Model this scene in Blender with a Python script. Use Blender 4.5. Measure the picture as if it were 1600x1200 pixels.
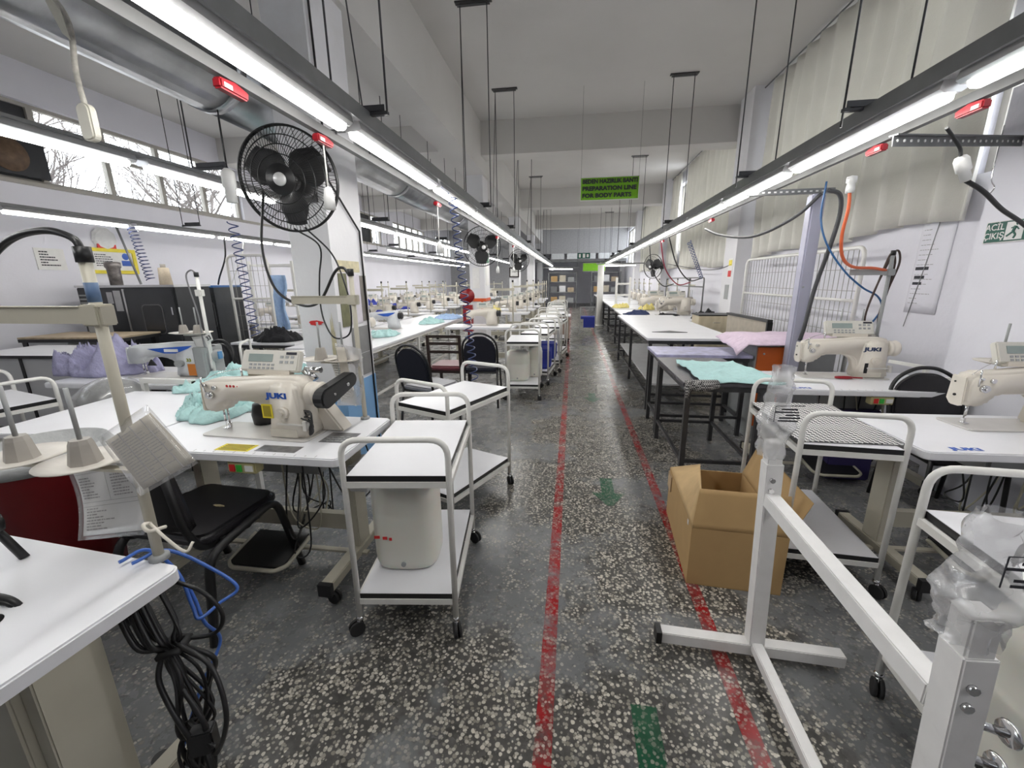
import bpy, bmesh, math, random
from mathutils import Vector, Matrix, noise
for o in list(bpy.data.objects): bpy.data.objects.remove(o)
sc = bpy.context.scene
COL = sc.collection
R = math.radians
PI = math.pi

# ------------------------------------------------------------------ camera
cam_d = bpy.data.cameras.new('camera'); cam = bpy.data.objects.new('camera', cam_d); COL.objects.link(cam)
cam_d.lens = 645.0 / 1600.0 * 36.0; cam_d.sensor_width = 36.0; cam_d.sensor_fit = 'HORIZONTAL'
cam_d.clip_start = 0.02; cam_d.clip_end = 200
def camera_axes():
    d = Vector(((895 - 800) / 645.0, (437 - 600) / 645.0, 1)).normalized()   # aisle direction seen in the camera
    n = Vector((math.sin(R(.6)), math.cos(R(.6)), 0))
    dn = (n + Vector((0, 0, -(d.dot(n)) / d.z))).normalized()
    r = dn.cross(d)
    return r, d, -dn
ax, ay, az = camera_axes()
cm = Matrix(((ax.x, -ax.y, -ax.z), (ay.x, -ay.y, -ay.z), (az.x, -az.y, -az.z))).to_4x4()
cm.translation = (0, 0, 1.5)
cam.matrix_world = cm
sc.camera = cam

# ------------------------------------------------------------------ sky, exposure
sc.view_settings.view_transform = 'Standard'; sc.view_settings.look = 'None'
sc.view_settings.exposure = 0.0; sc.view_settings.gamma = 1.0
sc.view_settings.use_curve_mapping = False
w = bpy.data.worlds.new('overcast_sky'); sc.world = w; w.use_nodes = True
bg = w.node_tree.nodes['Background']
bg.inputs['Color'].default_value = (0.90, 0.95, 1.0, 1); bg.inputs['Strength'].default_value = 5.0
LAMP = 30.0          # strength of the LED battens

# ------------------------------------------------------------------ materials
MATS = {}
def mat(name, col, rough=.5, metal=0, var=.10, scale=14, bump=0, bscale=60, dirt=0, dirtcol=(.12, .10, .08), spec=.5, alpha=None):
    if name in MATS: return MATS[name]
    m = bpy.data.materials.new(name); m.use_nodes = True
    nt = m.node_tree; N = nt.nodes; L = nt.links
    b = N['Principled BSDF']
    b.inputs['Roughness'].default_value = rough; b.inputs['Metallic'].default_value = metal
    b.inputs['Specular IOR Level'].default_value = spec
    tc = N.new('ShaderNodeTexCoord')
    nz = N.new('ShaderNodeTexNoise'); nz.inputs['Scale'].default_value = scale; nz.inputs['Detail'].default_value = 4
    L.new(tc.outputs['Object'], nz.inputs['Vector'])
    cr = N.new('ShaderNodeValToRGB')
    e = cr.color_ramp.elements
    e[0].position = .3; e[1].position = .7
    e[0].color = tuple(max(0, c * (1 - var)) for c in col) + (1,)
    e[1].color = tuple(min(1, c * (1 + var * .5)) for c in col) + (1,)
    L.new(nz.outputs['Fac'], cr.inputs['Fac'])
    out = cr.outputs['Color']
    if dirt:
        n2 = N.new('ShaderNodeTexNoise'); n2.inputs['Scale'].default_value = scale * .35; n2.inputs['Detail'].default_value = 8; n2.inputs['Roughness'].default_value = .7
        L.new(tc.outputs['Object'], n2.inputs['Vector'])
        r2 = N.new('ShaderNodeValToRGB'); r2.color_ramp.elements[0].position = .58; r2.color_ramp.elements[1].position = .78
        r2.color_ramp.elements[0].color = (0, 0, 0, 1); r2.color_ramp.elements[1].color = (dirt, dirt, dirt, 1)
        L.new(n2.outputs['Fac'], r2.inputs['Fac'])
        mx = N.new('ShaderNodeMixRGB'); mx.inputs['Color2'].default_value = tuple(dirtcol) + (1,)
        L.new(r2.outputs['Color'], mx.inputs['Fac']); L.new(out, mx.inputs['Color1']); out = mx.outputs['Color']
    L.new(out, b.inputs['Base Color'])
    if bump:
        n3 = N.new('ShaderNodeTexNoise'); n3.inputs['Scale'].default_value = bscale; n3.inputs['Detail'].default_value = 5
        L.new(tc.outputs['Object'], n3.inputs['Vector'])
        bp = N.new('ShaderNodeBump'); bp.inputs['Strength'].default_value = bump; bp.inputs['Distance'].default_value = .01
        L.new(n3.outputs['Fac'], bp.inputs['Height']); L.new(bp.outputs['Normal'], b.inputs['Normal'])
    MATS[name] = m
    return m
def emit(name, col, s):
    m = mat(name, col, var=0.02); b = m.node_tree.nodes['Principled BSDF']
    b.inputs['Emission Color'].default_value = tuple(col) + (1,); b.inputs['Emission Strength'].default_value = s
    return m
def clear(name, col, opaq=.25, rough=.15, gloss=.18):
    """thin see-through plastic or glass: part transparent, part diffuse, part glossy"""
    if name in MATS: return MATS[name]
    m = bpy.data.materials.new(name); m.use_nodes = True; nt = m.node_tree; N = nt.nodes; L = nt.links
    N.remove(N['Principled BSDF']); o = N['Material Output']
    t = N.new('ShaderNodeBsdfTransparent'); d = N.new('ShaderNodeBsdfDiffuse'); g = N.new('ShaderNodeBsdfGlossy')
    d.inputs['Color'].default_value = tuple(col) + (1,); g.inputs['Roughness'].default_value = rough
    tc = N.new('ShaderNodeTexCoord'); nz = N.new('ShaderNodeTexNoise'); nz.inputs['Scale'].default_value = 9; nz.inputs['Detail'].default_value = 3
    L.new(tc.outputs['Object'], nz.inputs['Vector'])
    mr = N.new('ShaderNodeMapRange'); mr.inputs['To Min'].default_value = opaq * .6; mr.inputs['To Max'].default_value = min(1, opaq * 1.4)
    L.new(nz.outputs['Fac'], mr.inputs['Value'])
    a = N.new('ShaderNodeMixShader'); L.new(mr.outputs['Result'], a.inputs['Fac']); L.new(t.outputs[0], a.inputs[1]); L.new(d.outputs[0], a.inputs[2])
    f = N.new('ShaderNodeLayerWeight'); f.inputs['Blend'].default_value = .5
    pw = N.new('ShaderNodeMath'); pw.operation = 'POWER'; pw.inputs[1].default_value = 4; L.new(f.outputs['Facing'], pw.inputs[0])
    mm = N.new('ShaderNodeMath'); mm.operation = 'MULTIPLY_ADD'; mm.inputs[1].default_value = .5; mm.inputs[2].default_value = gloss * .3; L.new(pw.outputs[0], mm.inputs[0])
    b = N.new('ShaderNodeMixShader'); L.new(mm.outputs[0], b.inputs['Fac']); L.new(a.outputs[0], b.inputs[1]); L.new(g.outputs[0], b.inputs[2])
    L.new(b.outputs[0], o.inputs['Surface']); MATS[name] = m
    return m
def cloth_mat(name, col, transl=.0, var=.08, scale=30, rough=.9, weave=0):
    if name in MATS: return MATS[name]
    m = mat(name, col, rough, 0, var, scale, .7 if not transl else .25, 11 if not transl else 90)
    for nd in m.node_tree.nodes:
        if nd.type == 'BUMP' and not transl: nd.inputs['Distance'].default_value = .045
    if transl:
        nt = m.node_tree; N = nt.nodes; L = nt.links
        b = N['Principled BSDF']; o = N['Material Output']
        t = N.new('ShaderNodeBsdfTranslucent'); t.inputs['Color'].default_value = tuple(col) + (1,)
        x = N.new('ShaderNodeMixShader'); x.inputs['Fac'].default_value = transl
        L.new(b.outputs[0], x.inputs[1]); L.new(t.outputs[0], x.inputs[2]); L.new(x.outputs[0], o.inputs['Surface'])
    return m
def floor_mat(name, paint=None, w0=.38, w1=.58):
    """terrazzo with worn grey paint; paint = colour of a marking worn down to the same terrazzo"""
    m = bpy.data.materials.new(name); m.use_nodes = True; nt = m.node_tree; N = nt.nodes; L = nt.links
    b = N['Principled BSDF']; geo = N.new('ShaderNodeNewGeometry'); pos = geo.outputs['Position']
    def ramp(src, p0, p1, c0=(0, 0, 0, 1), c1=(1, 1, 1, 1)):
        r = N.new('ShaderNodeValToRGB'); r.color_ramp.elements[0].position = p0; r.color_ramp.elements[1].position = p1
        r.color_ramp.elements[0].color = c0; r.color_ramp.elements[1].color = c1; L.new(src, r.inputs['Fac']); return r.outputs['Color']
    def mix(f, a, c):
        x = N.new('ShaderNodeMixRGB'); L.new(f, x.inputs['Fac'])
        for i, v in ((1, a), (2, c)):
            if isinstance(v, tuple): x.inputs[i].default_value = v
            else: L.new(v, x.inputs[i])
        return x.outputs['Color']
    def math2(op, a, c):
        x = N.new('ShaderNodeMath'); x.operation = op; x.use_clamp = True
        for i, v in ((0, a), (1, c)):
            if isinstance(v, (int, float)): x.inputs[i].default_value = v
            else: L.new(v, x.inputs[i])
        return x.outputs[0]
    def nz(s, d=4, r=.5, off=0):
        n = N.new('ShaderNodeTexNoise'); n.inputs['Scale'].default_value = s; n.inputs['Detail'].default_value = d; n.inputs['Roughness'].default_value = r
        mp = N.new('ShaderNodeMapping'); mp.inputs['Location'].default_value = (off, off * .7, 0); L.new(pos, mp.inputs['Vector']); L.new(mp.outputs[0], n.inputs['Vector']); return n.outputs['Fac']
    # chips: warped voronoi cells, smaller and larger
    wn = N.new('ShaderNodeTexNoise'); wn.inputs['Scale'].default_value = 60; L.new(pos, wn.inputs['Vector'])
    vm = N.new('ShaderNodeVectorMath'); vm.operation = 'MULTIPLY_ADD'; vm.inputs[1].default_value = (.008, .008, 0); L.new(wn.outputs['Color'], vm.inputs[0]); L.new(pos, vm.inputs[2])
    vo = N.new('ShaderNodeTexVoronoi'); vo.inputs['Scale'].default_value = 68; vo.inputs['Randomness'].default_value = 1; L.new(vm.outputs[0], vo.inputs['Vector'])
    sep = N.new('ShaderNodeSeparateColor'); L.new(vo.outputs['Color'], sep.inputs[0])
    thr = math2('MULTIPLY_ADD', sep.outputs[0], .26)
    thr_n = thr.node; thr_n.inputs[2].default_value = .31
    less = N.new('ShaderNodeMapRange'); less.inputs['From Min'].default_value = -.06; less.inputs['From Max'].default_value = .06
    sub = N.new('ShaderNodeMath'); sub.operation = 'SUBTRACT'; L.new(thr, sub.inputs[0]); L.new(vo.outputs['Distance'], sub.inputs[1])
    L.new(sub.outputs[0], less.inputs['Value'])
    chip = less.outputs['Result']
    chipcol = ramp(sep.outputs[1], .1, .9, (.27, .25, .21, 1), (.74, .69, .60, 1))
    matrix = ramp(nz(30), .3, .7, (.068, .065, .060, 1), (.12, .115, .108, 1))
    terr = mix(chip, matrix, chipcol)
    # grey floor paint, worn off along the gangway and in ragged patches
    sx = N.new('ShaderNodeSeparateXYZ'); L.new(pos, sx.inputs[0])
    lane = N.new('ShaderNodeMath'); lane.operation = 'SUBTRACT'; L.new(sx.outputs[0], lane.inputs[0]); lane.inputs[1].default_value = .2
    ab = N.new('ShaderNodeMath'); ab.operation = 'ABSOLUTE'; L.new(lane.outputs[0], ab.inputs[0])
    far = math2('MULTIPLY', ab.outputs[0], .17)
    big = nz(1.1, 6, .62, 3.1)
    msum = math2('ADD', big, far)
    pm = ramp(msum, .57, .63)
    fine = ramp(nz(22, 4, .6, 1.7), .40, .52)
    chipthrough = math2('MULTIPLY', chip, ramp(nz(9, 3, .6, 5), .42, .6))
    keep = math2('MULTIPLY', math2('MULTIPLY', pm, math2('SUBTRACT', 1.0, math2('MULTIPLY', chipthrough, .75))), math2('ADD', fine, .62))
    grey = ramp(nz(3, 5, .6, 8), .3, .7, (.165, .17, .175, 1), (.25, .255, .26, 1))
    col = mix(keep, terr, grey)
    dirt = ramp(nz(.8, 6, .65, 11), .35, .75, (.72, .72, .72, 1), (1, 1, 1, 1))
    if paint:
        wear = ramp(nz(9, 6, .75, 2), w0, w1, (.15, .15, .15, 1), (1, 1, 1, 1))
        pk = math2('MULTIPLY', wear, math2('SUBTRACT', 1.0, math2('MULTIPLY', chip, .35)))
        pc = ramp(nz(14, 4, .6, 4), .3, .7, tuple(c * .75 for c in paint) + (1,), tuple(paint) + (1,))
        col = mix(pk, col, pc)
    dm = N.new('ShaderNodeMixRGB'); dm.blend_type = 'MULTIPLY'; dm.inputs['Fac'].default_value = 1; L.new(col, dm.inputs[1]); L.new(dirt, dm.inputs[2])
    L.new(dm.outputs[0], b.inputs['Base Color'])
    rr = N.new('ShaderNodeMapRange'); rr.inputs['To Min'].default_value = .15; rr.inputs['To Max'].default_value = .40; L.new(nz(5, 5, .6, 6), rr.inputs['Value'])
    L.new(rr.outputs['Result'], b.inputs['Roughness'])
    b.inputs['Specular IOR Level'].default_value = .4
    bp = N.new('ShaderNodeBump'); bp.inputs['Strength'].default_value = .08; bp.inputs['Distance'].default_value = .004; L.new(nz(40, 3, .5, 9), bp.inputs['Height']); L.new(bp.outputs[0], b.inputs['Normal'])
    return m
def check_mat(name, c1, c2, scale, rough=.8):
    m = mat(name, c1, rough); nt = m.node_tree; N = nt.nodes; L = nt.links
    ck = N.new('ShaderNodeTexChecker'); ck.inputs['Scale'].default_value = scale
    ck.inputs['Color1'].default_value = tuple(c1) + (1,); ck.inputs['Color2'].default_value = tuple(c2) + (1,)
    tc = N.new('ShaderNodeTexCoord'); mp = N.new('ShaderNodeMapping'); mp.inputs['Rotation'].default_value = (0, 0, R(38)); mp.inputs['Location'].default_value = (.003, .002, .0037)
    L.new(tc.outputs['Object'], mp.inputs['Vector']); L.new(mp.outputs[0], ck.inputs['Vector'])
    L.new(ck.outputs['Color'], N['Principled BSDF'].inputs['Base Color'])
    return m
def wood_mat(name, c1, c2, rough=.5):
    m = mat(name, c1, rough); nt = m.node_tree; N = nt.nodes; L = nt.links
    wv = N.new('ShaderNodeTexWave'); wv.inputs['Scale'].default_value = 3; wv.inputs['Distortion'].default_value = 9; wv.inputs['Detail'].default_value = 3
    tc = N.new('ShaderNodeTexCoord'); L.new(tc.outputs['Object'], wv.inputs['Vector'])
    cr = N.new('ShaderNodeValToRGB'); cr.color_ramp.elements[0].color = tuple(c1) + (1,); cr.color_ramp.elements[1].color = tuple(c2) + (1,)
    L.new(wv.outputs['Fac'], cr.inputs['Fac']); L.new(cr.outputs['Color'], N['Principled BSDF'].inputs['Base Color'])
    return m
wall_m = mat('wall_plaster', (.79, .785, .845), .85, 0, .05, 1.2, .15, 25, .25, (.50, .48, .47))
ceil_m = mat('ceiling_plaster', (.64, .625, .605), .9, 0, .05, .9, .1, 20, .22, (.45, .43, .41))
col_m = mat('column_plaster', (.76, .755, .775), .85, 0, .06, 2, .2, 30, .35, (.52, .49, .42))
blue_dado = mat('blue_wall_paint', (.22, .42, .70), .55, 0, .06, 3)
white = mat('white_enamel', (.80, .79, .755), .35, 0, .05, 9, 0, 60, .35, (.35, .30, .24))
white2 = mat('white_enamel_square_tube', (.84, .83, .82), .35, 0, .04, 20, 0, 60, .18, (.4, .36, .3))
lam = mat('white_laminate', (.83, .83, .86), .28, 0, .03, 5, 0, 60, .10, (.55, .53, .55))
lamg = mat('grey_white_laminate', (.72, .72, .73), .35, 0, .08, 8, 0, 60, .2, (.5, .48, .46))
edge = mat('black_edge_band', (.012, .012, .013), .4)
beige = mat('beige_enamel', (.52, .49, .40), .4, 0, .06, 8, 0, 60, .25, (.2, .17, .13))
mach = mat('cream_machine_enamel', (.74, .69, .61), .28, 0, .03, 6, 0, 60, .08, (.4, .35, .28))
machg = mat('grey_machine_enamel', (.33, .34, .34), .4, 0, .05)
darks = mat('dark_steel', (.060, .060, .064), .42, .35, .2, 18, 0, 60, .3, (.22, .2, .18))
trunk = mat('trunking_steel', (.20, .203, .207), .36, .5, .15, 7)
bus_m = mat('bus_bar_enamel', (.16, .16, .16), .5, .2, .08, 8)
alu = mat('aluminium', (.62, .62, .63), .3, .85, .08, 8)
galv = mat('galvanised_steel', (.36, .37, .385), .28, .85, .25, 6, .25, 9)
chrome = mat('chrome', (.75, .75, .76), .15, 1, .05)
black = mat('black_plastic', (.014, .014, .015), .4)
rubber = mat('black_rubber', (.02, .02, .021), .7)
vinyl = mat('black_vinyl', (.013, .012, .015), .35, 0, .2, 30, .15, 200)
navy = mat('navy_fabric', (.009, .010, .020), .85, 0, .15, 40)
maroon = mat('maroon_vinyl', (.16, .045, .055), .38, 0, .12)
card = mat('cardboard', (.47, .305, .135), .8, 0, .05, 10)
cardin = mat('cardboard_inside', (.40, .255, .11), .85, 0, .05, 10)
mint = cloth_mat('mint_fabric', (.46, .70, .69))
lav = cloth_mat('lavender_fabric', (.42, .41, .60))
pink = cloth_mat('pink_fabric', (.74, .60, .72))
skyblue = cloth_mat('sky_blue_fabric', (.40, .56, .82))
navyc = cloth_mat('navy_cloth', (.03, .045, .12))
blackc = cloth_mat('black_cloth', (.015, .015, .018))
yellowc = cloth_mat('yellow_cloth', (.78, .68, .25))
curt_m = cloth_mat('curtain_fabric', (.80, .785, .73), .20, .06, 3)
red = mat('red_plastic', (.30, .008, .016), .35)
dred = mat('dark_red_plastic', (.23, .008, .012), .4)
green = mat('green_plastic', (.02, .22, .09), .5)
gsign = mat('green_banner', (.20, .50, .015), .6, 0, .06)
exitg = mat('exit_sign_green', (.005, .095, .065), .4)
yellow = mat('yellow_plastic', (.80, .66, .03), .5)
orange = mat('orange_board', (.62, .13, .02), .5, 0, .1, 6)
bluep = mat('blue_plastic', (.03, .12, .55), .4)
bluel = mat('blue_hose', (.06, .16, .55), .3)
coilm = mat('navy_hose', (.035, .055, .17), .3)
orhose = mat('orange_hose', (.72, .14, .05), .35)
royal = mat('royal_blue_cloth', (.025, .04, .30), .8)
purple = mat('purple_grey_enamel', (.42, .42, .52), .4, 0, .06, 5)
paper = mat('paper', (.80, .79, .77), .8, 0, .04, 20)
paperb = mat('tan_paper', (.46, .42, .35), .8, 0, .05, 20)
ink = mat('black_ink', (.03, .03, .04), .7)
inkg = mat('grey_ink', (.30, .29, .28), .8)
inkw = mat('white_ink', (.76, .76, .75), .6)
inkb = mat('blue_ink', (.02, .10, .48), .5)
inkr = mat('red_ink', (.65, .03, .03), .5)
plas = clear('clear_film', (.85, .85, .87), .30, .2, .35)
sleeve = clear('clear_sleeve', (.85, .85, .85), .07, .1, .12)
glassm = clear('window_glass', (.8, .85, .85), .04, .02, .1)
jugm = mat('milky_plastic', (.74, .73, .66), .35, 0, .05, 3)
jugm.node_tree.nodes['Principled BSDF'].inputs['Subsurface Weight'].default_value = .15
cab = mat('black_cabinet_enamel', (.038, .040, .045), .4, 0, .15, 6)
darkglass = mat('dark_glass', (.01, .011, .012), .08)
wframe = mat('window_frame_paint', (.42, .40, .36), .5, 0, .08, 8)
brown = wood_mat('brown_board', (.42, .33, .22), (.50, .40, .28), .6)
drawerw = wood_mat('pale_wood', (.60, .52, .36), (.66, .58, .42), .5)
darkwood = mat('dark_wood', (.03, .018, .014), .35, 0, .2)
bark = mat('bark', (.17, .15, .14), .9)
panelw = mat('grey_white_panel', (.66, .66, .67), .5, 0, .05, 4)
lampm = emit('led_diffuser', (1.0, .985, .95), LAMP)
lcd = mat('lcd_screen', (.30, .36, .34), .2)
checkm = check_mat('checked_cloth', (.82, .81, .79), (.07, .07, .075), 62)
dotm = check_mat('dotted_black_cloth', (.02, .02, .022), (.40, .39, .38), 95)
lavpat = mat('patterned_lavender_cover', (.47, .46, .66), .3, 0, .35, 13)

# ------------------------------------------------------------------ mesh helpers
def spline(pts, n=8, closed=False):
    P = [Vector(p) for p in pts]
    if closed: P = [P[-1]] + P + [P[0], P[1]]
    else: P = [P[0] * 2 - P[1]] + P + [P[-1] * 2 - P[-2]]
    out = []
    for i in range(1, len(P) - 2):
        a, b, c, d = P[i - 1:i + 3]
        for k in range(n):
            t = k / n
            out.append(.5 * ((2 * b) + (c - a) * t + (2 * a - 5 * b + 4 * c - d) * t * t + (3 * b - a - 3 * c + d) * t ** 3))
    if not closed: out.append(P[-2])
    return out
def fillet(pts, r, n=5):
    P = [Vector(p) for p in pts]; out = [P[0]]
    for i in range(1, len(P) - 1):
        a, b, c = P[i - 1:i + 2]
        u = (a - b); v = (c - b); rr = min(r, u.length * .49, v.length * .49)
        p = b + u.normalized() * rr; q = b + v.normalized() * rr
        for k in range(n + 1):
            t = k / n; out.append(p * (1 - t) ** 2 + b * 2 * t * (1 - t) + q * t * t)
    out.append(P[-1]); return out
def coil(p, q, r, turns, n=10):
    p = Vector(p); q = Vector(q); ax = (q - p); u = ax.orthogonal().normalized(); v = ax.normalized().cross(u)
    N_ = int(turns * n)
    return [p + ax * (i / N_) + (u * math.cos(2 * PI * i / n) + v * math.sin(2 * PI * i / n)) * r for i in range(N_ + 1)]
class MB:
    def __init__(s): s.v = []; s.f = []; s.s = []
    def add(s, vs, fs, smooth=False, M=None):
        o = len(s.v)
        for v in vs:
            v = Vector(v)
            s.v.append(M @ v if M is not None else v)
        for f in fs: s.f.append([i + o for i in f]); s.s.append(smooth)
        return s
    def box(s, c, d, rz=0, M=None):
        x, y, z = (k / 2 for k in d); c = Vector(c)
        vs = [Vector((i * x, j * y, k * z)) for i in (-1, 1) for j in (-1, 1) for k in (-1, 1)]
        if M is not None: vs = [M @ v + c for v in vs]
        elif rz: m = Matrix.Rotation(rz, 3, 'Z'); vs = [m @ v + c for v in vs]
        else: vs = [v + c for v in vs]
        return s.add(vs, [(0, 1, 3, 2), (4, 6, 7, 5), (0, 4, 5, 1), (2, 3, 7, 6), (0, 2, 6, 4), (1, 5, 7, 3)])
    def bx(s, x0, x1, y0, y1, z0, z1): return s.box(((x0 + x1) / 2, (y0 + y1) / 2, (z0 + z1) / 2), (x1 - x0, y1 - y0, z1 - z0))
    def beam(s, p, q, w, h=None, up=(0, 0, 1)):
        """rectangular bar from p to q"""
        h = h or w; p = Vector(p); q = Vector(q); d = (q - p).normalized(); up = Vector(up)
        if abs(d.dot(up)) > .99: up = Vector((0, 1, 0))
        x = d.cross(up).normalized(); y = x.cross(d)
        vs = [e + x * i * w / 2 + y * j * h / 2 for e in (p, q) for i, j in ((-1, -1), (1, -1), (1, 1), (-1, 1))]
        return s.add(vs, [(3, 2, 1, 0), (4, 5, 6, 7), (0, 1, 5, 4), (1, 2, 6, 5), (2, 3, 7, 6), (3, 0, 4, 7)])
    def tube(s, pts, r, n=8, closed=False, caps=True, flat=1):
        P = [Vector(p) for p in pts]; m = len(P); rs = r if isinstance(r, (list, tuple)) else [r] * m
        T = []
        for i in range(m):
            a = P[i - 1] if (i or closed) else P[i]; b = P[(i + 1) % m] if (i < m - 1 or closed) else P[i]
            t = b - a; T.append(t.normalized() if t.length > 1e-9 else Vector((0, 0, 1)))
        u = T[0].orthogonal().normalized(); vs = []
        for i in range(m):
            if i:
                u = u - T[i] * u.dot(T[i])
                u = u.normalized() if u.length > 1e-6 else T[i].orthogonal().normalized()
            v = T[i].cross(u)
            for k in range(n):
                a = 2 * PI * k / n; vs.append(P[i] + u * math.cos(a) * rs[i] + v * math.sin(a) * rs[i] * flat)
        fs = [(i * n + k, i * n + (k + 1) % n, (i + 1) * n + (k + 1) % n, (i + 1) * n + k) for i in range(m - 1) for k in range(n)]
        if closed: fs += [((m - 1) * n + k, (m - 1) * n + (k + 1) % n, (k + 1) % n, k) for k in range(n)]
        s.add(vs, fs, True)
        if caps and not closed:
            o = len(s.v) - len(vs)
            s.f.append([o + k for k in range(n)][::-1]); s.s.append(False); s.f.append([o + (m - 1) * n + k for k in range(n)]); s.s.append(False)
        return s
    def cyl(s, p, q, r, n=12, r2=None): return s.tube([p, q], [r, r if r2 is None else r2], n)
    def lathe(s, prof, n=24, M=None, smooth=True):
        m = len(prof)
        vs = [(r * math.cos(2 * PI * k / n), r * math.sin(2 * PI * k / n), z) for r, z in prof for k in range(n)]
        fs = [(i * n + k, i * n + (k + 1) % n, (i + 1) * n + (k + 1) % n, (i + 1) * n + k) for i in range(m - 1) for k in range(n)]
        if prof[0][0] > 1e-5: fs.append([k for k in range(n)][::-1])
        if prof[-1][0] > 1e-5: fs.append([(m - 1) * n + k for k in range(n)])
        return s.add(vs, fs, smooth, M)
    def prism(s, poly, a, b, axis='y', M=None, smooth=False):
        n = len(poly)
        def pt(p, t): return {'y': (p[0], t, p[1]), 'z': (p[0], p[1], t), 'x': (t, p[0], p[1])}[axis]
        vs = [pt(p, a) for p in poly] + [pt(p, b) for p in poly]
        fs = [list(range(n))[::-1], [n + i for i in range(n)]] + [(i, (i + 1) % n, n + (i + 1) % n, n + i) for i in range(n)]
        return s.add(vs, fs, smooth, M)
    def grid(s, fn, nu, nv, M=None, smooth=True):
        vs = [fn(i / nu, j / nv) for i in range(nu + 1) for j in range(nv + 1)]
        fs = [(i * (nv + 1) + j, (i + 1) * (nv + 1) + j, (i + 1) * (nv + 1) + j + 1, i * (nv + 1) + j + 1) for i in range(nu) for j in range(nv)]
        return s.add(vs, fs, smooth, M)
    def build(s, name, m, parent=None, bev=0, seg=2, solid=0, smooth=None, label=None, kind=None):
        me = bpy.data.meshes.new(name); me.from_pydata(s.v, [], s.f); me.update()
        bm = bmesh.new(); bm.from_mesh(me)
        for f, sm in zip(bm.faces, s.s): f.smooth = sm if smooth is None else smooth
        bmesh.ops.recalc_face_normals(bm, faces=bm.faces)
        if bev:
            es = [e for e in bm.edges if len(e.link_faces) == 2 and e.calc_face_angle(0) > .5]
            bmesh.ops.bevel(bm, geom=es, offset=bev, segments=seg, affect='EDGES', clamp_overlap=True)
        bm.to_mesh(me); bm.free()
        me.materials.append(m)
        o = bpy.data.objects.new(name, me); COL.objects.link(o)
        if parent: o.parent = parent
        if solid:
            md = o.modifiers.new('thickness', 'SOLIDIFY'); md.thickness = solid; md.offset = 0
        if label: o['label'] = label
        if kind: o['kind'] = kind
        return o
def tag(o, label, cat=None, group=None, kind=None):
    o['label'] = label
    if cat: o['category'] = cat
    if group: o['group'] = group
    if kind: o['kind'] = kind
    return o
def thing(name, label, cat, loc=(0, 0, 0), rz=0, group=None):
    o = bpy.data.objects.new(name, None); COL.objects.link(o); o.empty_display_size = .1
    o.location = loc; o.rotation_euler = (0, 0, rz)
    return tag(o, label, cat, group)
def struct(name, mb, m, label, bev=0, parent=None):
    o = mb.build(name, m, parent, bev); o['kind'] = 'structure'; o['label'] = label; return o
def dup(root, loc, rz=0, label=None, group=None):
    r = root.copy(); COL.objects.link(r); r.location = loc; r.rotation_euler = (0, 0, rz)
    if label: r['label'] = label
    if group: r['group'] = group
    for ch in root.children:
        c = ch.copy(); COL.objects.link(c); c.parent = r
        for g in ch.children:
            d = g.copy(); COL.objects.link(d); d.parent = c
    return r
def text(s, name, m, size, loc, rot, parent=None, ext=.0006, align='CENTER', bold=0, sx=1):
    cu = bpy.data.curves.new(name, 'FONT'); cu.body = s; cu.size = size; cu.extrude = ext; cu.align_x = align; cu.align_y = 'CENTER'
    cu.offset = bold; cu.resolution_u = 3
    t = bpy.data.objects.new(name, cu); COL.objects.link(t)
    dg = bpy.context.evaluated_depsgraph_get()
    me = bpy.data.meshes.new_from_object(t.evaluated_get(dg))
    bpy.data.objects.remove(t); bpy.data.curves.remove(cu)
    me.materials.clear(); me.materials.append(m)
    o = bpy.data.objects.new(name, me); COL.objects.link(o)
    o.location = loc; o.rotation_euler = rot; o.scale = (sx, 1, 1)
    if parent: o.parent = parent
    return o
def cloth(name, m, label, cat, c, sx, sy, h, seed, rz=0, group=None, n=60, flatness=.5, parent=None, fs=3.6):
    """a garment thrown down on a surface: irregular outline, ridged folds"""
    mb = MB(); z0 = c[2]
    def fn(u, v):
        x = u * 2 - 1; y = v * 2 - 1
        # square grid to wobbly disc
        X = x * math.sqrt(max(0, 1 - y * y / 2)); Y = y * math.sqrt(max(0, 1 - x * x / 2))
        a = math.atan2(Y, X); rr = math.hypot(X, Y)
        wob = 1 + .28 * noise.noise(Vector((math.cos(a) * 1.3, math.sin(a) * 1.3, seed * 7.1))) + .14 * noise.noise(Vector((math.cos(a) * 3.5, math.sin(a) * 3.5, seed * 3.7)))
        px = X * sx * wob; py = Y * sy * wob
        q = Vector((px * fs + seed * 9, py * fs - seed * 4, seed))
        q += Vector((noise.noise(q * .8), noise.noise(q * .8 + Vector((5, 5, 5))), 0)) * .7
        q1 = Vector((q.x * .5 + q.y * .35, q.y * 1.9 - q.x * .6, q.z)); q2 = Vector((q.x * 2.0 + q.y * .8, q.y * .6 - q.x * .5, q.z + 9))
        rid = .5 * (1 - abs(noise.noise(q1))) ** 5 + .42 * (1 - abs(noise.noise(q2 * .9))) ** 6 + .22 * (1 - abs(noise.noise(q1 * 2.1))) ** 5 + .30 * (noise.noise(q * .5) + .45)
        fall = (1 - rr ** 2.6)
        z = z0 + .004 + h * max(0, fall) ** flatness * max(.05, rid)
        return (px, py, z - z0)
    mb.grid(fn, n, n)
    o = mb.build(name, m, parent, solid=.003)
    o.location = (c[0], c[1], z0); o.rotation_euler = (0, 0, rz)
    if parent is None: tag(o, label, cat, group)
    return o

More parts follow.
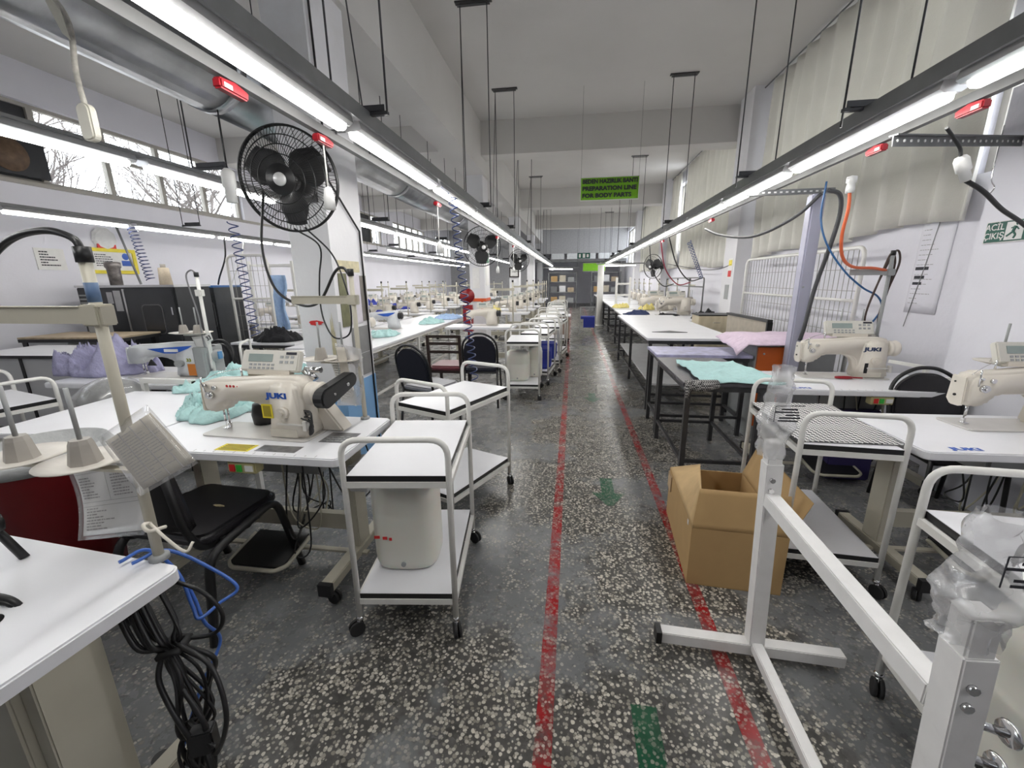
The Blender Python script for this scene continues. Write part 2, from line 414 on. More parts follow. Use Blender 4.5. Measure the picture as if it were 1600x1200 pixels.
# ================================================================== THE ROOM
XL, XR, Y0, Y1, ZC = -7.0, 2.85, -5.0, 28.0, 4.25
struct('floor', MB().bx(XL - .3, XR + .3, Y0 - .3, Y1 + .3, -.12, 0), floor_mat('terrazzo'), 'worn speckled terrazzo floor with grey paint patches')
struct('ceiling', MB().bx(XL - .3, XR + .3, Y0 - .3, Y1 + .3, ZC, ZC + .15), ceil_m, 'dull white plaster ceiling of the workshop')
struct('wall_back', MB().bx(XL - .3, XR + .3, Y1, Y1 + .25, 0, ZC), wall_m, 'far white end wall of the workshop')
struct('wall_front', MB().bx(XL - .3, XR + .3, Y0 - .25, Y0, 0, ZC), wall_m, 'white wall behind the viewer')
# --- left wall with a band of high windows
GL = [(-3.6, 0.9, 5), (1.6, 3.9, 3), (4.28, 8.55, 5), (11.6, 15.3, 5), (16.3, 20.0, 5), (21.5, 25.5, 5)]
mb = MB().bx(XL - .25, XL, Y0, Y1, 0, 2.80).bx(XL - .25, XL, Y0, Y1, 3.78, ZC)
ys = [Y0] + [t for a, b, n in GL for t in (a, b)] + [Y1]
for i in range(0, len(ys), 2): mb.bx(XL - .25, XL, ys[i], ys[i + 1], 2.80, 3.78)
struct('wall_left', mb, wall_m, 'white wall below a band of high windows')
def window(name, x, a, b, z0, z1, n, zt=None, dark=(), depth=.07):
    fr = MB(); t = .045
    fr.bx(x, x + depth, a, b, z0, z0 + t).bx(x, x + depth, a, b, z1 - t, z1)
    if zt: fr.bx(x + .003, x + depth - .003, a + t, b - t, zt - t / 2, zt + t / 2)
    w_ = (b - a) / n
    for i in range(n + 1):
        yc = min(max(a + i * w_, a + t / 2), b - t / 2); fr.bx(x, x + depth, yc - t / 2 - .012, yc + t / 2 + .012, z0 + t, z1 - t)
    o = struct(name, fr, wframe, 'high steel framed window with grey painted bars')
    for i in range(n):
        for (p, q) in (((z0, zt), (zt, z1)) if zt else ((z0, z1),)):
            pm = cab if i in dark else glassm
            MB().bx(x + depth * .4, x + depth * .5, a + i * w_ + .03, a + (i + 1) * w_ - .03, p + .02, q - .02).build('pane', pm, o)
    return o
for i, (a, b, n) in enumerate(GL):
    window('window_%d' % (i + 1), XL - .14, a, b, 2.80, 3.78, n, 3.36, dark=(0,) if i == 2 else ((3,) if i == 3 else ()))
tag(MB().bx(XL - .02, XL + .05, Y0, Y1, 2.755, 2.80).build('trim_1', wframe), 'narrow ledge under the band of high windows', kind='structure')
# --- right wall: recessed bays between pilasters, windows hidden by curtains
GR = [(-2.0, 3.75, 3.12), (3.85, 7.1, 3.95), (8.35, 12.9, 3.95), (14.2, 18.4, 3.95), (19.8, 24.0, 3.95)]
mb = MB().bx(XR, XR + .25, Y0, Y1, 0, 2.2)
yp = Y0
for a, b, zt in GR: mb.bx(XR, XR + .25, yp, a, 2.2, ZC).bx(XR, XR + .25, a, b, zt, ZC); yp = b
mb.bx(XR, XR + .25, yp, Y1, 2.2, ZC)
mb.bx(2.62, XR, Y0, 3.27, 0, 2.6)
struct('wall_right', mb, wall_m, 'lavender white curtained wall with a deep sill')
for i, (a, b, zt) in enumerate(GR): window('window_%d' % (len(GL) + 1 + i), XR + .1, a, b, 2.2, zt, max(2, int((b - a) / .9)))
for i, (a, b) in enumerate(((7.42, 7.95), (13.3, 13.85), (18.9, 19.4), (24.5, 25.0))):
    struct('trim_%d' % (2 + i), MB().bx(2.60, XR, a, b, 0, ZC), col_m, 'white plastered pilaster on the curtained wall')
# --- columns and beams
CX0, CX1 = -2.06, -1.75
COLY = [2.93, 8.40, 13.85, 19.30, 24.75]
cols = []
for i, y in enumerate(COLY):
    c = struct('column', MB().bx(CX0, CX1, y, y + .5, 0, 3.45), col_m, 'square plastered column with a blue painted foot' if i == 0 else 'square plastered column beside the sewing rows')
    cols.append(c)
    d = .004
    MB().bx(CX0 - d, CX1 + d, y - d, y + .5 + d, 0.01, .70 if i == 0 else .8).build('painted_dado', blue_dado if i == 0 else col_m, c, label='light blue painted foot of the column' if i == 0 else None)
struct('beam', MB().bx(-2.12, -1.70, Y0, Y1, 3.45, ZC), ceil_m, 'long plastered ceiling beam running over the columns')
for y in (-3.0, 2.95, 8.1, 13.9, 19.4, 24.8):
    struct('beam', MB().bx(-1.70, XR, y, y + .42, 3.70, ZC), ceil_m, 'plastered cross beam under the ceiling')
    struct('beam', MB().bx(XL, -2.12, y, y + .42, 3.80, ZC), ceil_m, 'shallow plastered cross beam over the window-side bay')
# marks on the blue-footed column
c0 = cols[0]
MB().bx(CX1 + .001, CX1 + .006, 2.985, 3.10, 1.16, 1.565).build('poster', mat('faded_green_poster', (.17, .17, .09), .6, 0, .3, 12), c0)
MB().bx(CX1 + .001, CX1 + .006, 3.105, 3.30, 1.17, 1.56).build('poster', mat('pale_notice', (.66, .62, .68), .7, 0, .1, 12), c0)
MB().bx(CX1 + .001, CX1 + .006, 3.305, 3.41, 1.18, 1.55).build('poster', mat('brown_poster', (.22, .20, .18), .6, 0, .3, 12), c0)
MB().bx(CX1 + .001, CX1 + .005, 3.0, 3.32, 1.575, 1.66).build('peeling_tape', mat('yellowed_tape', (.62, .56, .38), .8, 0, .2, 20), c0)
MB().bx(CX1 + .001, CX1 + .008, 3.10, 3.36, .92, 1.14).build('grey_plate', mat('grey_plate', (.25, .25, .25), .5, 0, .1), c0)
MB().bx(CX1 + .001, CX1 + .008, 3.10, 3.36, .73, .912).build('grey_plate', MATS['grey_plate'], c0)
def blot(name, m, parent, cx, z, sx, sz, y, seed):
    mb = MB(); n = 26
    vs = [(cx, y, z)] + [(cx + sx * math.cos(2 * PI * k / n) * (1 + .45 * noise.noise(Vector((math.cos(2 * PI * k / n) * 2, math.sin(2 * PI * k / n) * 2, seed)))), y, z + sz * math.sin(2 * PI * k / n) * (1 + .6 * noise.noise(Vector((math.cos(2 * PI * k / n) * 3, math.sin(2 * PI * k / n) * 3, seed + 4))))) for k in range(n)]
    mb.add(vs, [(0, 1 + k, 1 + (k + 1) % n) for k in range(n)]); return mb.build(name, m, parent, solid=.002)
blot('red_paint_mark', inkr, c0, -1.93, 1.20, .055, .018, 2.923, 2)
blot('glue_stain', MATS['yellowed_tape'], c0, -1.80, 1.0, .02, .2, 2.924, 5)
MB().tube([(CX1 + .02, 2.96, 3.45), (CX1 + .02, 2.97, 2.2), (CX1 + .015, 3.36, 1.9), (CX1 + .012, 3.38, .02)], .008, 6).build('cable', black, c0)
# marks on the second column
c1 = cols[1]
MB().bx(CX0 - .01, CX1 + .012, 8.384, 8.392, 1.09, 1.15).bx(CX1 + .003, CX1 + .012, 8.392, 8.9, 1.09, 1.15).bx(-1.84, -1.79, 8.384, 8.392, .82, 1.09).build('orange_tape', mat('orange_tape', (.75, .12, .03), .5), c1)
MB().bx(-2.0, -1.86, 8.392, 8.398, 1.35, 1.75).build('notice', paper, c1)
MB().bx(CX1 + .001, CX1 + .01, 8.48, 8.80, 1.85, 2.05).build('notice', green, c1)
MB().bx(CX1 + .001, CX1 + .01, 8.48, 8.75, 1.4, 1.8).build('notice', paper, c1)

# --- floor markings
redp = floor_mat('worn_red_floor_paint', (.42, .012, .016)); grnp = floor_mat('worn_green_floor_paint', (.012, .11, .05), .22, .40)
tag(MB().bx(-.09, -.03, -.5, 24, 0, .0012).build('floor_line', redp), 'worn red line painted along the trolley side of the gangway', 'floor marking', kind='structure')
tag(MB().bx(.605, .665, -.5, 24, 0, .0012).build('floor_line', redp), 'worn red line painted on the floor beside the cardboard box', 'floor marking', kind='structure')
def arrow(y, label, L=.40):
    w, hw = .045, .115
    poly = [(-w, L / 2), (w, L / 2), (w, -.03), (hw, -.03), (.02, -L / 2), (-.02, -L / 2), (-hw, -.03), (-w, -.03)]
    tag(MB().prism([(.29 + x, y + v) for x, v in poly], 0, .0014, 'z').build('floor_arrow', grnp), label, 'floor marking', kind='structure')
arrow(2.80, 'green arrow painted between the red lines level with the cardboard box')
arrow(5.3, 'faded green arrow painted between the lines beside the white trolleys')
arrow(1.02, 'green arrow painted between the lines beside the garment rack foot')
for yy in (6.6, 13.0, 3.35): tag(MB().bx(-1.0, 1.3, yy, yy + .008, 0, .0006).build('trim_%d' % (10 + int(yy)), inkg), 'thin joint strip crossing the terrazzo floor', kind='structure')
# --- outside: ground and bare trees behind the left windows
struct('ground', MB().bx(-40, XL - .3, -20, 45, -.3, -.15), mat('bare_ground', (.28, .27, .24), .9), 'pale ground outside the high windows')
rnd = random.Random(4)
def tree(seed):
    r_ = random.Random(seed); t = MB(); br = MB()
    t.tube([(0, 0, -.15), (.05, .02, 1.2), (0, .05, 2.4)], [.13, .11, .08], 7)
    def grow(p, d, L, rad, lev):
        q = p + d * L; m_ = (p + q) / 2 + Vector((r_.uniform(-1, 1), r_.uniform(-1, 1), r_.uniform(-1, 1))) * L * .08
        br.tube([p, m_, q], [rad, rad * .85, rad * .7], 4 if lev > 1 else 5, caps=False)
        if lev >= 5: return
        for k in range(3 if lev < 3 else 2):
            nd = (d + Vector((r_.uniform(-1, 1), r_.uniform(-1, 1), r_.uniform(-.45, .8))) * .85).normalized()
            grow(q if k else m_, nd, L * r_.uniform(.62, .85), rad * .62, lev + 1)
    for k in range(10): grow(Vector((0, .04, 1.7 + k * .16)), Vector((r_.uniform(-.7, .7), r_.uniform(-.9, .9), .75)).normalized(), .85, .032, 0)
    e = thing('bare_tree', 'leafless tree with fine branches outside the high windows', 'tree', group='bare trees outside the high windows')
    t.build('trunk', bark, e); br.build('branches', bark, e)
    return e
t0 = tree(3); t0.location = (-9.8, 6.4, 0)
for k, (x, y) in enumerate(((-9.8, 10.7), (-9.9, 15.2), (-9.8, 19.8))): dup(t0, (x, y, 0), 1.3 * k + .7)
for k, y in enumerate((9.0, 14.8, 20.6)): dup(t0, (-14.6, y, 0), 2.1 * k + .3, 'taller leafless tree standing behind the bare trees outside the high windows').scale = (1.3, 1.3, 1.45)

# --- curtains on the right wall
def curtain(a, b, z0a, z0b, z1, label, seed, x=2.76):
    mb = MB(); n = int((b - a) * 26)
    def fn(u, v):
        y = a + (b - a) * u; zb = z0a + (z0b - z0a) * u + .03 * math.sin(y * 3.1 + seed); z = z1 + (zb - z1) * v
        k = (.35 + .65 * min(1, v * 1.6 + .2))
        dx = .060 * k * math.sin(y * 21 + 2.2 * noise.noise(Vector((y * 1.1, v * 1.2, seed)))) + .04 * noise.noise(Vector((y * 2.2, v * 2.0, seed + 3)))
        return (x + dx, y + .03 * noise.noise(Vector((v * 3, y, seed))), z)
    mb.grid(fn, n, 22)
    return tag(mb.build('curtain', curt_m, solid=.004), label, 'curtain')
curtain(3.5, 7.2, 1.90, 1.80, 4.2, 'cream curtain hanging to a torn hem above the wire roll cages', 1)
curtain(8.1, 11.6, 1.72, 1.75, 4.2, 'cream curtain beyond the first plastered pilaster', 2)
curtain(12.2, 13.1, 1.8, 1.8, 4.2, 'narrow cream curtain in front of the second pilaster', 3)
curtain(14.2, 18.4, 1.8, 1.8, 4.2, 'cream curtain between the far pilasters of the curtained wall', 4)
MB().tube([(2.72, -1.0, 4.2), (2.72, 13.4, 4.2)], .012, 6)
tag(MB().tube([(2.74, 3.2, 4.215), (2.74, 18.6, 4.215)], .011, 6).build('curtain_rail', trunk), 'thin dark curtain rail under the ceiling above the curtains', 'curtain rail')

# ================================================================== LIGHT RAILS
def rod(mb, x, y, z0, z1=ZC): mb.tube([(x, y, z0), (x, y, z1)], .0055, 5)
def light_rail(label, x, z, ya, yb, pitch, phase, hangers, bus=-.16, busz=-.07, ch=.115, taps=(), n_skip=(), brace=None, beamz=None):
    t = thing('light_rail', label, 'light rail', (x, ya, z))
    L = yb - ya
    # inverted steel channel above the lamps
    MB().bx(-.055, .055, 0, L, .045, .052).bx(-.055, -.049, 0, L, .052, ch).bx(.049, .055, 0, L, .052, ch).build('channel', trunk, t)
    # bus bar alongside
    if bus:
        MB().bx(bus - .016, bus + .016, 0, L, busz - .02, busz + .02).build('bus_bar', bus_m, t)
    y = phase - ya; house = None
    while y + 1.2 <= L:
        h = MB().prism([(-.04, .045), (-.048, .012), (-.03, .0), (.03, .0), (.048, .012), (.04, .045)], y, y + 1.2, 'y').build('lamp', alu, t)
        d = MB().prism([(-.030, .0), (-.028, -.016), (-.016, -.026), (.016, -.026), (.028, -.016), (.030, .0)], y + .03, y + 1.17, 'y').build('diffuser', lampm, h)
        y += pitch
    for hy in hangers:
        m = MB(); yy = hy - ya
        m.bx(-.12, .12, yy - .018, yy + .018, .116, .121).bx(-.12, .12, yy + .014, yy + .018, .116, .155)
        m.bx(-.19, -.07, yy - .02, yy + .02, busz + .021, busz + .027) if bus and bus < 0 else None
        m.tube([(-.14, yy, .03), (-.14, yy, ZC - z)], .0055, 5).tube([(.14, yy, .118), (.14, yy, ZC - z)], .0055, 5)
        m.bx(-.17, .17, yy - .02, yy + .02, ZC - z - .035, ZC - z - .029).bx(-.19, .19, yy - .03, yy + .03, ZC - z - .012, ZC - z - .0005)
        m.bx(-.145, .145, yy - .012, yy + .012, .10, .116)
        m.build('hanger', darks, t)
        if brace:
            MB().tube([(-.14, yy, ZC - z - .03), (-.14 + brace[0], yy + brace[1], .12)], .005, 5).build('brace', darks, t)
    for ty in taps:
        m = MB().prism([(-.065, 0), (.065, 0), (.07, .03), (.01, .042), (-.065, .034)], -.018, .018, 'x', Matrix.Translation((bus, ty - ya, busz - .062)))
        m.build('tap_off_box', red, t, bev=.006)
        MB().bx(bus - .020, bus + .020, ty - ya - .05, ty - ya - .015, busz - .055, busz - .040).build('tap_off_latch', inkw, t)
    return t
HANG_L = [2.2, 4.9, 6.9, 9.6, 12.3, 15.0, 17.7]; HANG_R = [2.55, 3.95, 6.85, 10.8, 13.5, 16.2, 19]
light_rail('long LED light rail with red tap-off boxes over the machines by the blue-footed column', -1.07, 2.2, -1.6, 23.5, 1.27, .82 - 1.27, HANG_L, -.165, .02, .115, (1.54, 2.11, 3.9, 7.0, 8.9, .95), brace=(-.25, .9))
light_rail('long LED light rail over the work tables along the curtained wall', 1.46, 2.2, -1.6, 23.5, 1.27, 3.28 - 1.2 - 1.27 * 2, HANG_R, .18, .02, .115, (2.21, 2.78, 5.6, 8.4, 1.2))
light_rail('LED light rail between the silver duct and the window wall', -2.68, 2.215, -1.0, 23, 1.27, 2.48 - 1.27 * 2, [1.3, 3.0, 5.8, 8.6, 11.4, 14.2, 17], 0, 0, .062)
light_rail('LED light rail in front of the white window wall', -5.45, 2.2, 2.4, 22, 1.27, 3.5, [3.4, 5.6, 8.4, 11.2, 14, 16.8], 0, 0, .07)
light_rail('short LED light rail over the tables with blue fabric piles', -4.15, 2.2, 9.0, 20, 1.27, 9.3, [9.6, 12.4, 15.2, 18], 0, 0, .07)

# --- silver duct with grilles
D = thing('air_duct', 'silver spiral air duct hung beside the columns with slotted grilles', 'air duct', (-2.40, 0, 2.86))
yv = -3.0; k = 0
while yv < 19:
    L = 2.9
    MB().tube([(0, yv, 0), (0, yv + L, 0)], .25, 28).build('duct_section', galv, D)
    MB().tube([(0, yv + L - .04, 0), (0, yv + L + .04, 0)], .256, 28).build('joint_band', galv, D)
    if k % 2 == 0 or True:
        for off in (.55,):
            gy_ = yv + off + .55; ang = R(-12)
            M_ = Matrix.Rotation(ang, 4, 'Y')
            g_ = MB()
            g_.add([M_ @ Vector(p) for p in [(.235, gy_, -.06), (.235, gy_ + .42, -.06), (.235, gy_ + .42, .06), (.235, gy_, .06), (.262, gy_, -.06), (.262, gy_ + .42, -.06), (.262, gy_ + .42, .06), (.262, gy_, .06)]],
                   [(0, 3, 2, 1), (4, 5, 6, 7), (0, 1, 5, 4), (1, 2, 6, 5), (2, 3, 7, 6), (3, 0, 4, 7)])
            gr = g_.build('grille', black, D)
            s_ = MB()
            for q in range(5): s_.box(M_ @ Vector((.264, gy_ + .21, -.045 + q * .0225)), (.006, .42, .004), M=M_.to_3x3())
            s_.build('slats', galv, gr)
    yv += L; k += 1
m = MB()
for y in (.3, 3.6, 6.6, 9.6, 12.6): m.tube([(-.2, y, .16), (-.2, y, ZC - 2.86)], .005, 5).tube([(.2, y, .16), (.2, y, ZC - 2.86)], .005, 5)
m.build('hanger', darks, D)

# ================================================================== BUILDERS
def rrect(w, d, r, n=5, cx=0, cy=0):
    out = []
    for sx, sy, a0 in ((1, 1, 0), (-1, 1, PI / 2), (-1, -1, PI), (1, -1, 1.5 * PI)):
        for k in range(n + 1):
            a = a0 + k / n * PI / 2; out.append((cx + sx * (w / 2 - r) + r * math.cos(a), cy + sy * (d / 2 - r) + r * math.sin(a)))
    return out
RXF = (PI / 2, 0, 0)      # text standing upright, read from the -y side
def caster(mb_w, mb_f, x, y, z=.0, r=.032, ang=0):
    M = Matrix.Translation((x, y, z)) @ Matrix.Rotation(ang, 4, 'Z')
    for s in (-1, 1):
        p = M @ Vector((s * .004, -.018, r)); q = M @ Vector((s * .016, -.018, r)); mb_w.tube([p, q], r, 14)
    mb_f.tube([M @ Vector((0, -.018, r)), M @ Vector((0, 0, r + .045))], .010, 6)
    mb_f.lathe([(.013, r + .035), (.017, r + .045), (.012, r + .055)], 10, M)
def make_cart(label, loc, rz, group=None, top='white', scuffed=False):
    """tubular trolley: two hoops, two laminate shelves in white angle frames, four castors"""
    t = thing('trolley', label, 'trolley', loc, rz, group); w, d, h = .42, .66, .905
    for s in (-1, 1):
        y = s * d / 2
        MB().tube(fillet([(-w / 2, y, .085), (-w / 2, y, h), (w / 2, y, h), (w / 2, y, .085)], .075, 6), .0125, 10).build('hoop_frame', white, t)
    for z in (.205, .755):
        m = MB()
        for s in (-1, 1): m.bx(-w / 2 + .01, w / 2 - .01, s * d / 2 - .009, s * d / 2 + .009, z - .052, z - .026).bx(s * w / 2 - .009, s * w / 2 + .009, -d / 2, d / 2, z - .052, z - .026)
        m.build('shelf_frame', white, t)
        b = MB().bx(-w / 2 + .012, w / 2 - .012, -d / 2 - .004, d / 2 + .004, z - .0258, z - .002).build('shelf', edge, t)
        MB().bx(-w / 2 + .013, w / 2 - .013, -d / 2 - .003, d / 2 + .003, z - .0018, z).build('laminate', lam, b)
    wf = MB()
    for x in (-1, 1):
        for y in (-1, 1):
            ww = MB(); ff = MB(); caster(ww, ff, x * w / 2, y * d / 2, 0, .033, (x * 1.3 + y * .6) * .5)
            o = ww.build('castor', rubber, t); ff.build('fork', chrome, o)
    return t
def make_table_sew(label, loc, rz, w=1.15, d=.56, group=None, full=True, logo=None, ruler=True, z=.76, cas=True):
    t = thing('sewing_table', label, 'table', loc, rz, group)
    MB().prism(rrect(w, d, .03, 4), z - .04, z, 'z').build('table_top', lam, t, bev=.005, seg=2)
    if ruler:
        m = MB()
        for k in range(7 if logo else 0, int(w / .05) - 2): m.box((-w / 2 + .08 + k * .05, -d / 2 + .022, z + .0004), (.0018, .018 if k % 2 else .011, .0006))
        m.build('ruler_marks', inkg, t, kind='stuff')
    if logo: text(logo, 'printed_logo', inkb, .042, (-w / 2 + .19, -d / 2 + .045, z + .0010), (0, 0, 0), t, .0003, bold=.0018, sx=1.6)
    for s in (-1, 1):
        x = s * (w / 2 - .13)
        lo = 0 if cas or full else -.062
        f = MB().bx(x - .03, x + .03, -d / 2 + .0, d / 2 + .02, .075 + lo, .125).build('foot', beige, t, bev=.004)
        MB().bx(x - .033, x + .033, -d / 2 - .022, -d / 2 + .003, .065 + lo, .128).build('end_cap', black, f); MB().bx(x - .033, x + .033, d / 2 + .017, d / 2 + .04, .065 + lo, .128).build('end_cap', black, f)
        MB().bx(x - .025, x + .025, .0, .11, .125, z - .07).build('leg', beige, t, bev=.004)
        MB().bx(x - .04, x + .04, -.2, .22, z - .07, z - .041).build('bracket', beige, t)
        if full or cas:
            for y in (-d / 2 + .03, d / 2 - .01):
                ww = MB(); ff = MB(); caster(ww, ff, x, y, 0, .03, .4 + s)
                o = ww.build('castor', rubber, t); ff.build('fork', chrome, o)
    MB().bx(-w / 2 + .16, w / 2 - .16, .035, .075, .20, .29).build('stretcher', beige, t)
    # treadle
    M = Matrix.Translation((-.02, -.06, .115)) @ Matrix.Rotation(R(10), 4, 'X')
    MB().box((0, 0, 0), (.30, .24, .012)).add([], []).build('treadle', black, t).matrix_local = M
    m = MB()
    m.tube([M @ Vector(p) for p in fillet([(-.165, .10, -.002), (-.165, -.10, -.002), (-.12, -.14, -.002), (.12, -.14, -.002), (.165, -.10, -.002), (.165, .10, -.002)], .02, 3)], .011, 6)
    m.bx(-.5, .5, .0, .03, .078, .09)
    m.build('treadle_frame', beige, t)
    if full:
        m = MB().bx(-.06, .30, -.02, .17, z - .22, z - .042); m.build('motor_box', machg, t, bev=.012)
        b = MB().bx(.02, .16, -d / 2 + .012, -d / 2 + .07, z - .10, z - .042).build('switch_box', mat('yellowed_plastic', (.55, .50, .27), .4), t, bev=.006)
        MB().bx(.035, .06, -d / 2 + .006, -d / 2 + .013, z - .088, z - .056).build('stop_button', inkr, b)
        MB().bx(.07, .095, -d / 2 + .006, -d / 2 + .013, z - .088, z - .056).build('start_button', mat('bright_green', (.05, .45, .06), .4), b)
        MB().bx(.11, .15, -d / 2 + .009, -d / 2 + .013, z - .086, z - .058).build('switch_label', paper, b)
        MB().bx(w / 2 - .12, w / 2 - .02, -.02, .14, z - .30, z - .16).build('control_box', panelw, t, bev=.006)
        r_ = random.Random(int(abs(loc[0]) * 100)); 
        for k in range(9):
            x0, y0 = r_.uniform(-.1, .45), r_.uniform(-.05, .2); x1, y1 = r_.uniform(0, .5), r_.uniform(-.1, .25)
            MB().tube(spline([(x0, y0, z - .05), ((x0 * 2 + x1) / 3 + r_.uniform(-.1, .1), y0, r_.uniform(.3, .5)), ((x0 + x1) / 2, y1, r_.uniform(.12, .35)), (x1, y1 + .02, r_.uniform(.1, .45)), (x1 * .7 + .1, y1, z - .12)], 7), .0045, 5).build('cable', (black, black, mat('pale_cable', (.6, .57, .45), .5))[k % 3], t)
    return t
def make_machine(label, loc, rz, brand=None, full=True, body=mach, group=None, panel=True, brandm=None):
    """industrial lockstitch head. needle at x=0, handwheel at +x, operator on -y"""
    t = thing('sewing_machine', label, 'sewing machine', loc, rz, group)
    MB().prism(rrect(.52, .18, .02, 3, .21, 0), .001, .007, 'z').build('bed_plate', mat('satin_bed', (.62, .60, .57), .35, .1, .05), t)
    m = MB()
    arm = [(-.052, .13), (-.058, .20), (-.05, .238), (-.02, .258), (.08, .262), (.26, .280), (.40, .282), (.445, .270), (.455, .23), (.455, .007), (.285, .007), (.278, .08), (.262, .125), (.232, .152), (.18, .163), (.08, .160), (.055, .145), (.04, .112), (-.02, .098), (-.045, .108)]
    m.prism(arm, -.047, .047, 'y'); o = m.build('body', body, t, bev=.016, seg=3, smooth=True)
    pil = [(.275, .007), (.29, .10), (.30, .23), (.315, .262), (.425, .262), (.44, .23), (.445, .10), (.465, .007)]
    MB().prism(pil, -.066, .066, 'y').build('pillar', body, t, bev=.014, seg=3, smooth=True)
    MB().prism([(-.0, .112), (.0, .238), (.0, .238)], 0, .001) if False else None
    # face plate and needle end
    fp = MB().prism([(-.042, .108), (-.036, .24), (.036, .24), (.042, .125), (.02, .100), (-.02, .100)], -.066, -.056, 'x').build('face_plate', body, t, bev=.004)
    MB().tube([(-.0655, -.0, .15), (-.071, 0, .15)], .006, 8).tube([(-.0655, .012, .21), (-.069, .012, .21)], .004, 8).build('screw', black, fp)
    nb = MB().tube([(0, 0, .11), (0, 0, .045)], .0045, 8).tube([(0, 0, .048), (0, 0, .007)], .0012, 5).tube([(.008, .012, .11), (.008, .012, .03)], .004, 6).bx(-.006, .014, -.014, .016, .008, .013).bx(.002, .014, .006, .018, .012, .032)
    nb.build('needle_bar', chrome, t)
    hw = MB().lathe([(.0, .0), (.042, .0), (.052, .006), (.054, .018), (.050, .028), (.046, .032), (.052, .040), (.055, .055), (.048, .066), (.02, .068), (.0, .068)], 26, Matrix.Translation((.452, 0, .205)) @ Matrix.Rotation(PI / 2, 4, 'Y'))
    hw.build('handwheel', body if full and body is mach else black, t)
    if panel:
        M = Matrix.Translation((.245, .055, .335)) @ Matrix.Rotation(R(-22), 4, 'X')
        p = MB().box((0, 0, 0), (.285, .035, .10)).build('control_panel', mat('panel_plastic', (.68, .66, .60), .4), t, bev=.006); p.matrix_local = M
        MB().box((-.045, -.0185, .012), (.12, .002, .036)).build('display', lcd, p)
        kb = MB()
        for i in range(6):
            for j in range(2): kb.box((-.09 + i * .022, -.0185, -.02 - j * .016), (.013, .003, .009))
        for i in range(3):
            for j in range(2): kb.box((.06 + i * .026, -.0185, .018 - j * .024), (.015, .003, .012))
        kb.build('keys', machg, p, kind='stuff')
        MB().box((.105, -.019, .035), (.05, .002, .012)).build('panel_label', ink, p)
        MB().bx(.14, .35, .02, .05, .278, .30).build('panel_bracket', body, t)
    if full:
        MB().tube([(.0, -.047, .19), (.0, -.062, .19)], .017, 16).tube([(.0, -.062, .19), (.0, -.072, .19)], .009, 12).build('tension_dial', chrome, t)
        MB().tube([(.028, -.047, .225), (.028, -.058, .225)], .010, 12).tube([(-.02, -.047, .235), (-.02, -.06, .235)], .006, 10).build('thread_guide', chrome, t)
        MB().tube([(-.025, -.05, .20), (-.032, -.056, .255), (-.03, -.052, .275)], .0035, 6).build('take_up_lever', chrome, t)
        MB().tube([(.37, -.066, .13), (.37, -.088, .13)], .026, 18).tube([(.37, -.088, .13), (.37, -.094, .13)], .012, 14).build('stitch_dial', body, t, )
        MB().bx(.33, .47, -.073, -.066, .072, .080).bx(.455, .470, -.075, -.05, .05, .095).build('reverse_lever', mat('pale_lever', (.72, .70, .66), .3), t)
        MB().bx(.29, .42, -.0675, -.0655, .012, .05).build('oil_label', mat('cream_label', (.62, .58, .50), .5), t)
        MB().tube([(.10, .03, .262), (.10, .03, .305)], .004, 6).tube(spline([(.10, .03, .30), (.02, -.01, .285), (-.045, -.03, .25)], 6), .0016, 5).build('thread_hook', chrome, t)
    if brand:
        text(brand, 'lettering', brandm or inkb, .034, (.345, -.0675, .205), RXF, t, .0008, bold=.0016, sx=1.5)
    return t
def make_stand(label, loc, rz, group=None, h=.80, arm=-1, discs=2, full=True, m=beige, dz=.30, off=.13, pitch=.20, armlen=.36):
    """thread stand: pole through the table, cross arm, spool discs with cone holders and pins"""
    t = thing('thread_stand', label, 'thread stand', loc, rz, group)
    MB().tube([(0, 0, 0), (0, 0, h)], .0125, 10).build('pole', m, t)
    MB().lathe([(.024, 0), (.024, .012), (.016, .016)], 14).build('collar', machg, t)
    MB().tube([(0, 0, h - .01), (0, 0, h + .025)], .0165, 10).build('pole_cap', black, t)
    a0, a1 = (arm * armlen, -arm * .03); x0, x1 = min(a0, a1), max(a0, a1)
    MB().bx(x0, x1, -.016, -.0145, h - .15, h - .11).bx(x0, x1, -.020, .0, h - .111, h - .109).build('cross_arm', m, t)
    MB().bx(-.024, .024, -.022, .022, h - .155, h - .105).build('clamp', m, t, bev=.003)
    MB().bx(*sorted((0, arm * (off + pitch * (discs - 1)))), -.012, .012, dz - .022, dz - .014).build('disc_arm', m, t)
    for k in range(discs):
        x = arm * (off + k * pitch)
        dc = MB().lathe([(.0, -.010), (.06, -.008), (.098, .002), (.100, .005), (.06, -.003), (.0, -.004)], 28, Matrix.Translation((x, 0, dz))).build('spool_disc', mat('disc_plastic', (.66, .62, .56), .4), t)
        MB().lathe([(.036, -.004), (.026, .05), (.022, .062), (.0, .062)], 8, Matrix.Translation((x, 0, dz)), smooth=False).build('cone_holder', mat('holder_plastic', (.38, .355, .32), .5), dc)
        MB().tube([(x, 0, dz + .06), (x, 0, dz + .20)], .0055, 7).build('spool_pin', machg, dc)
    return t
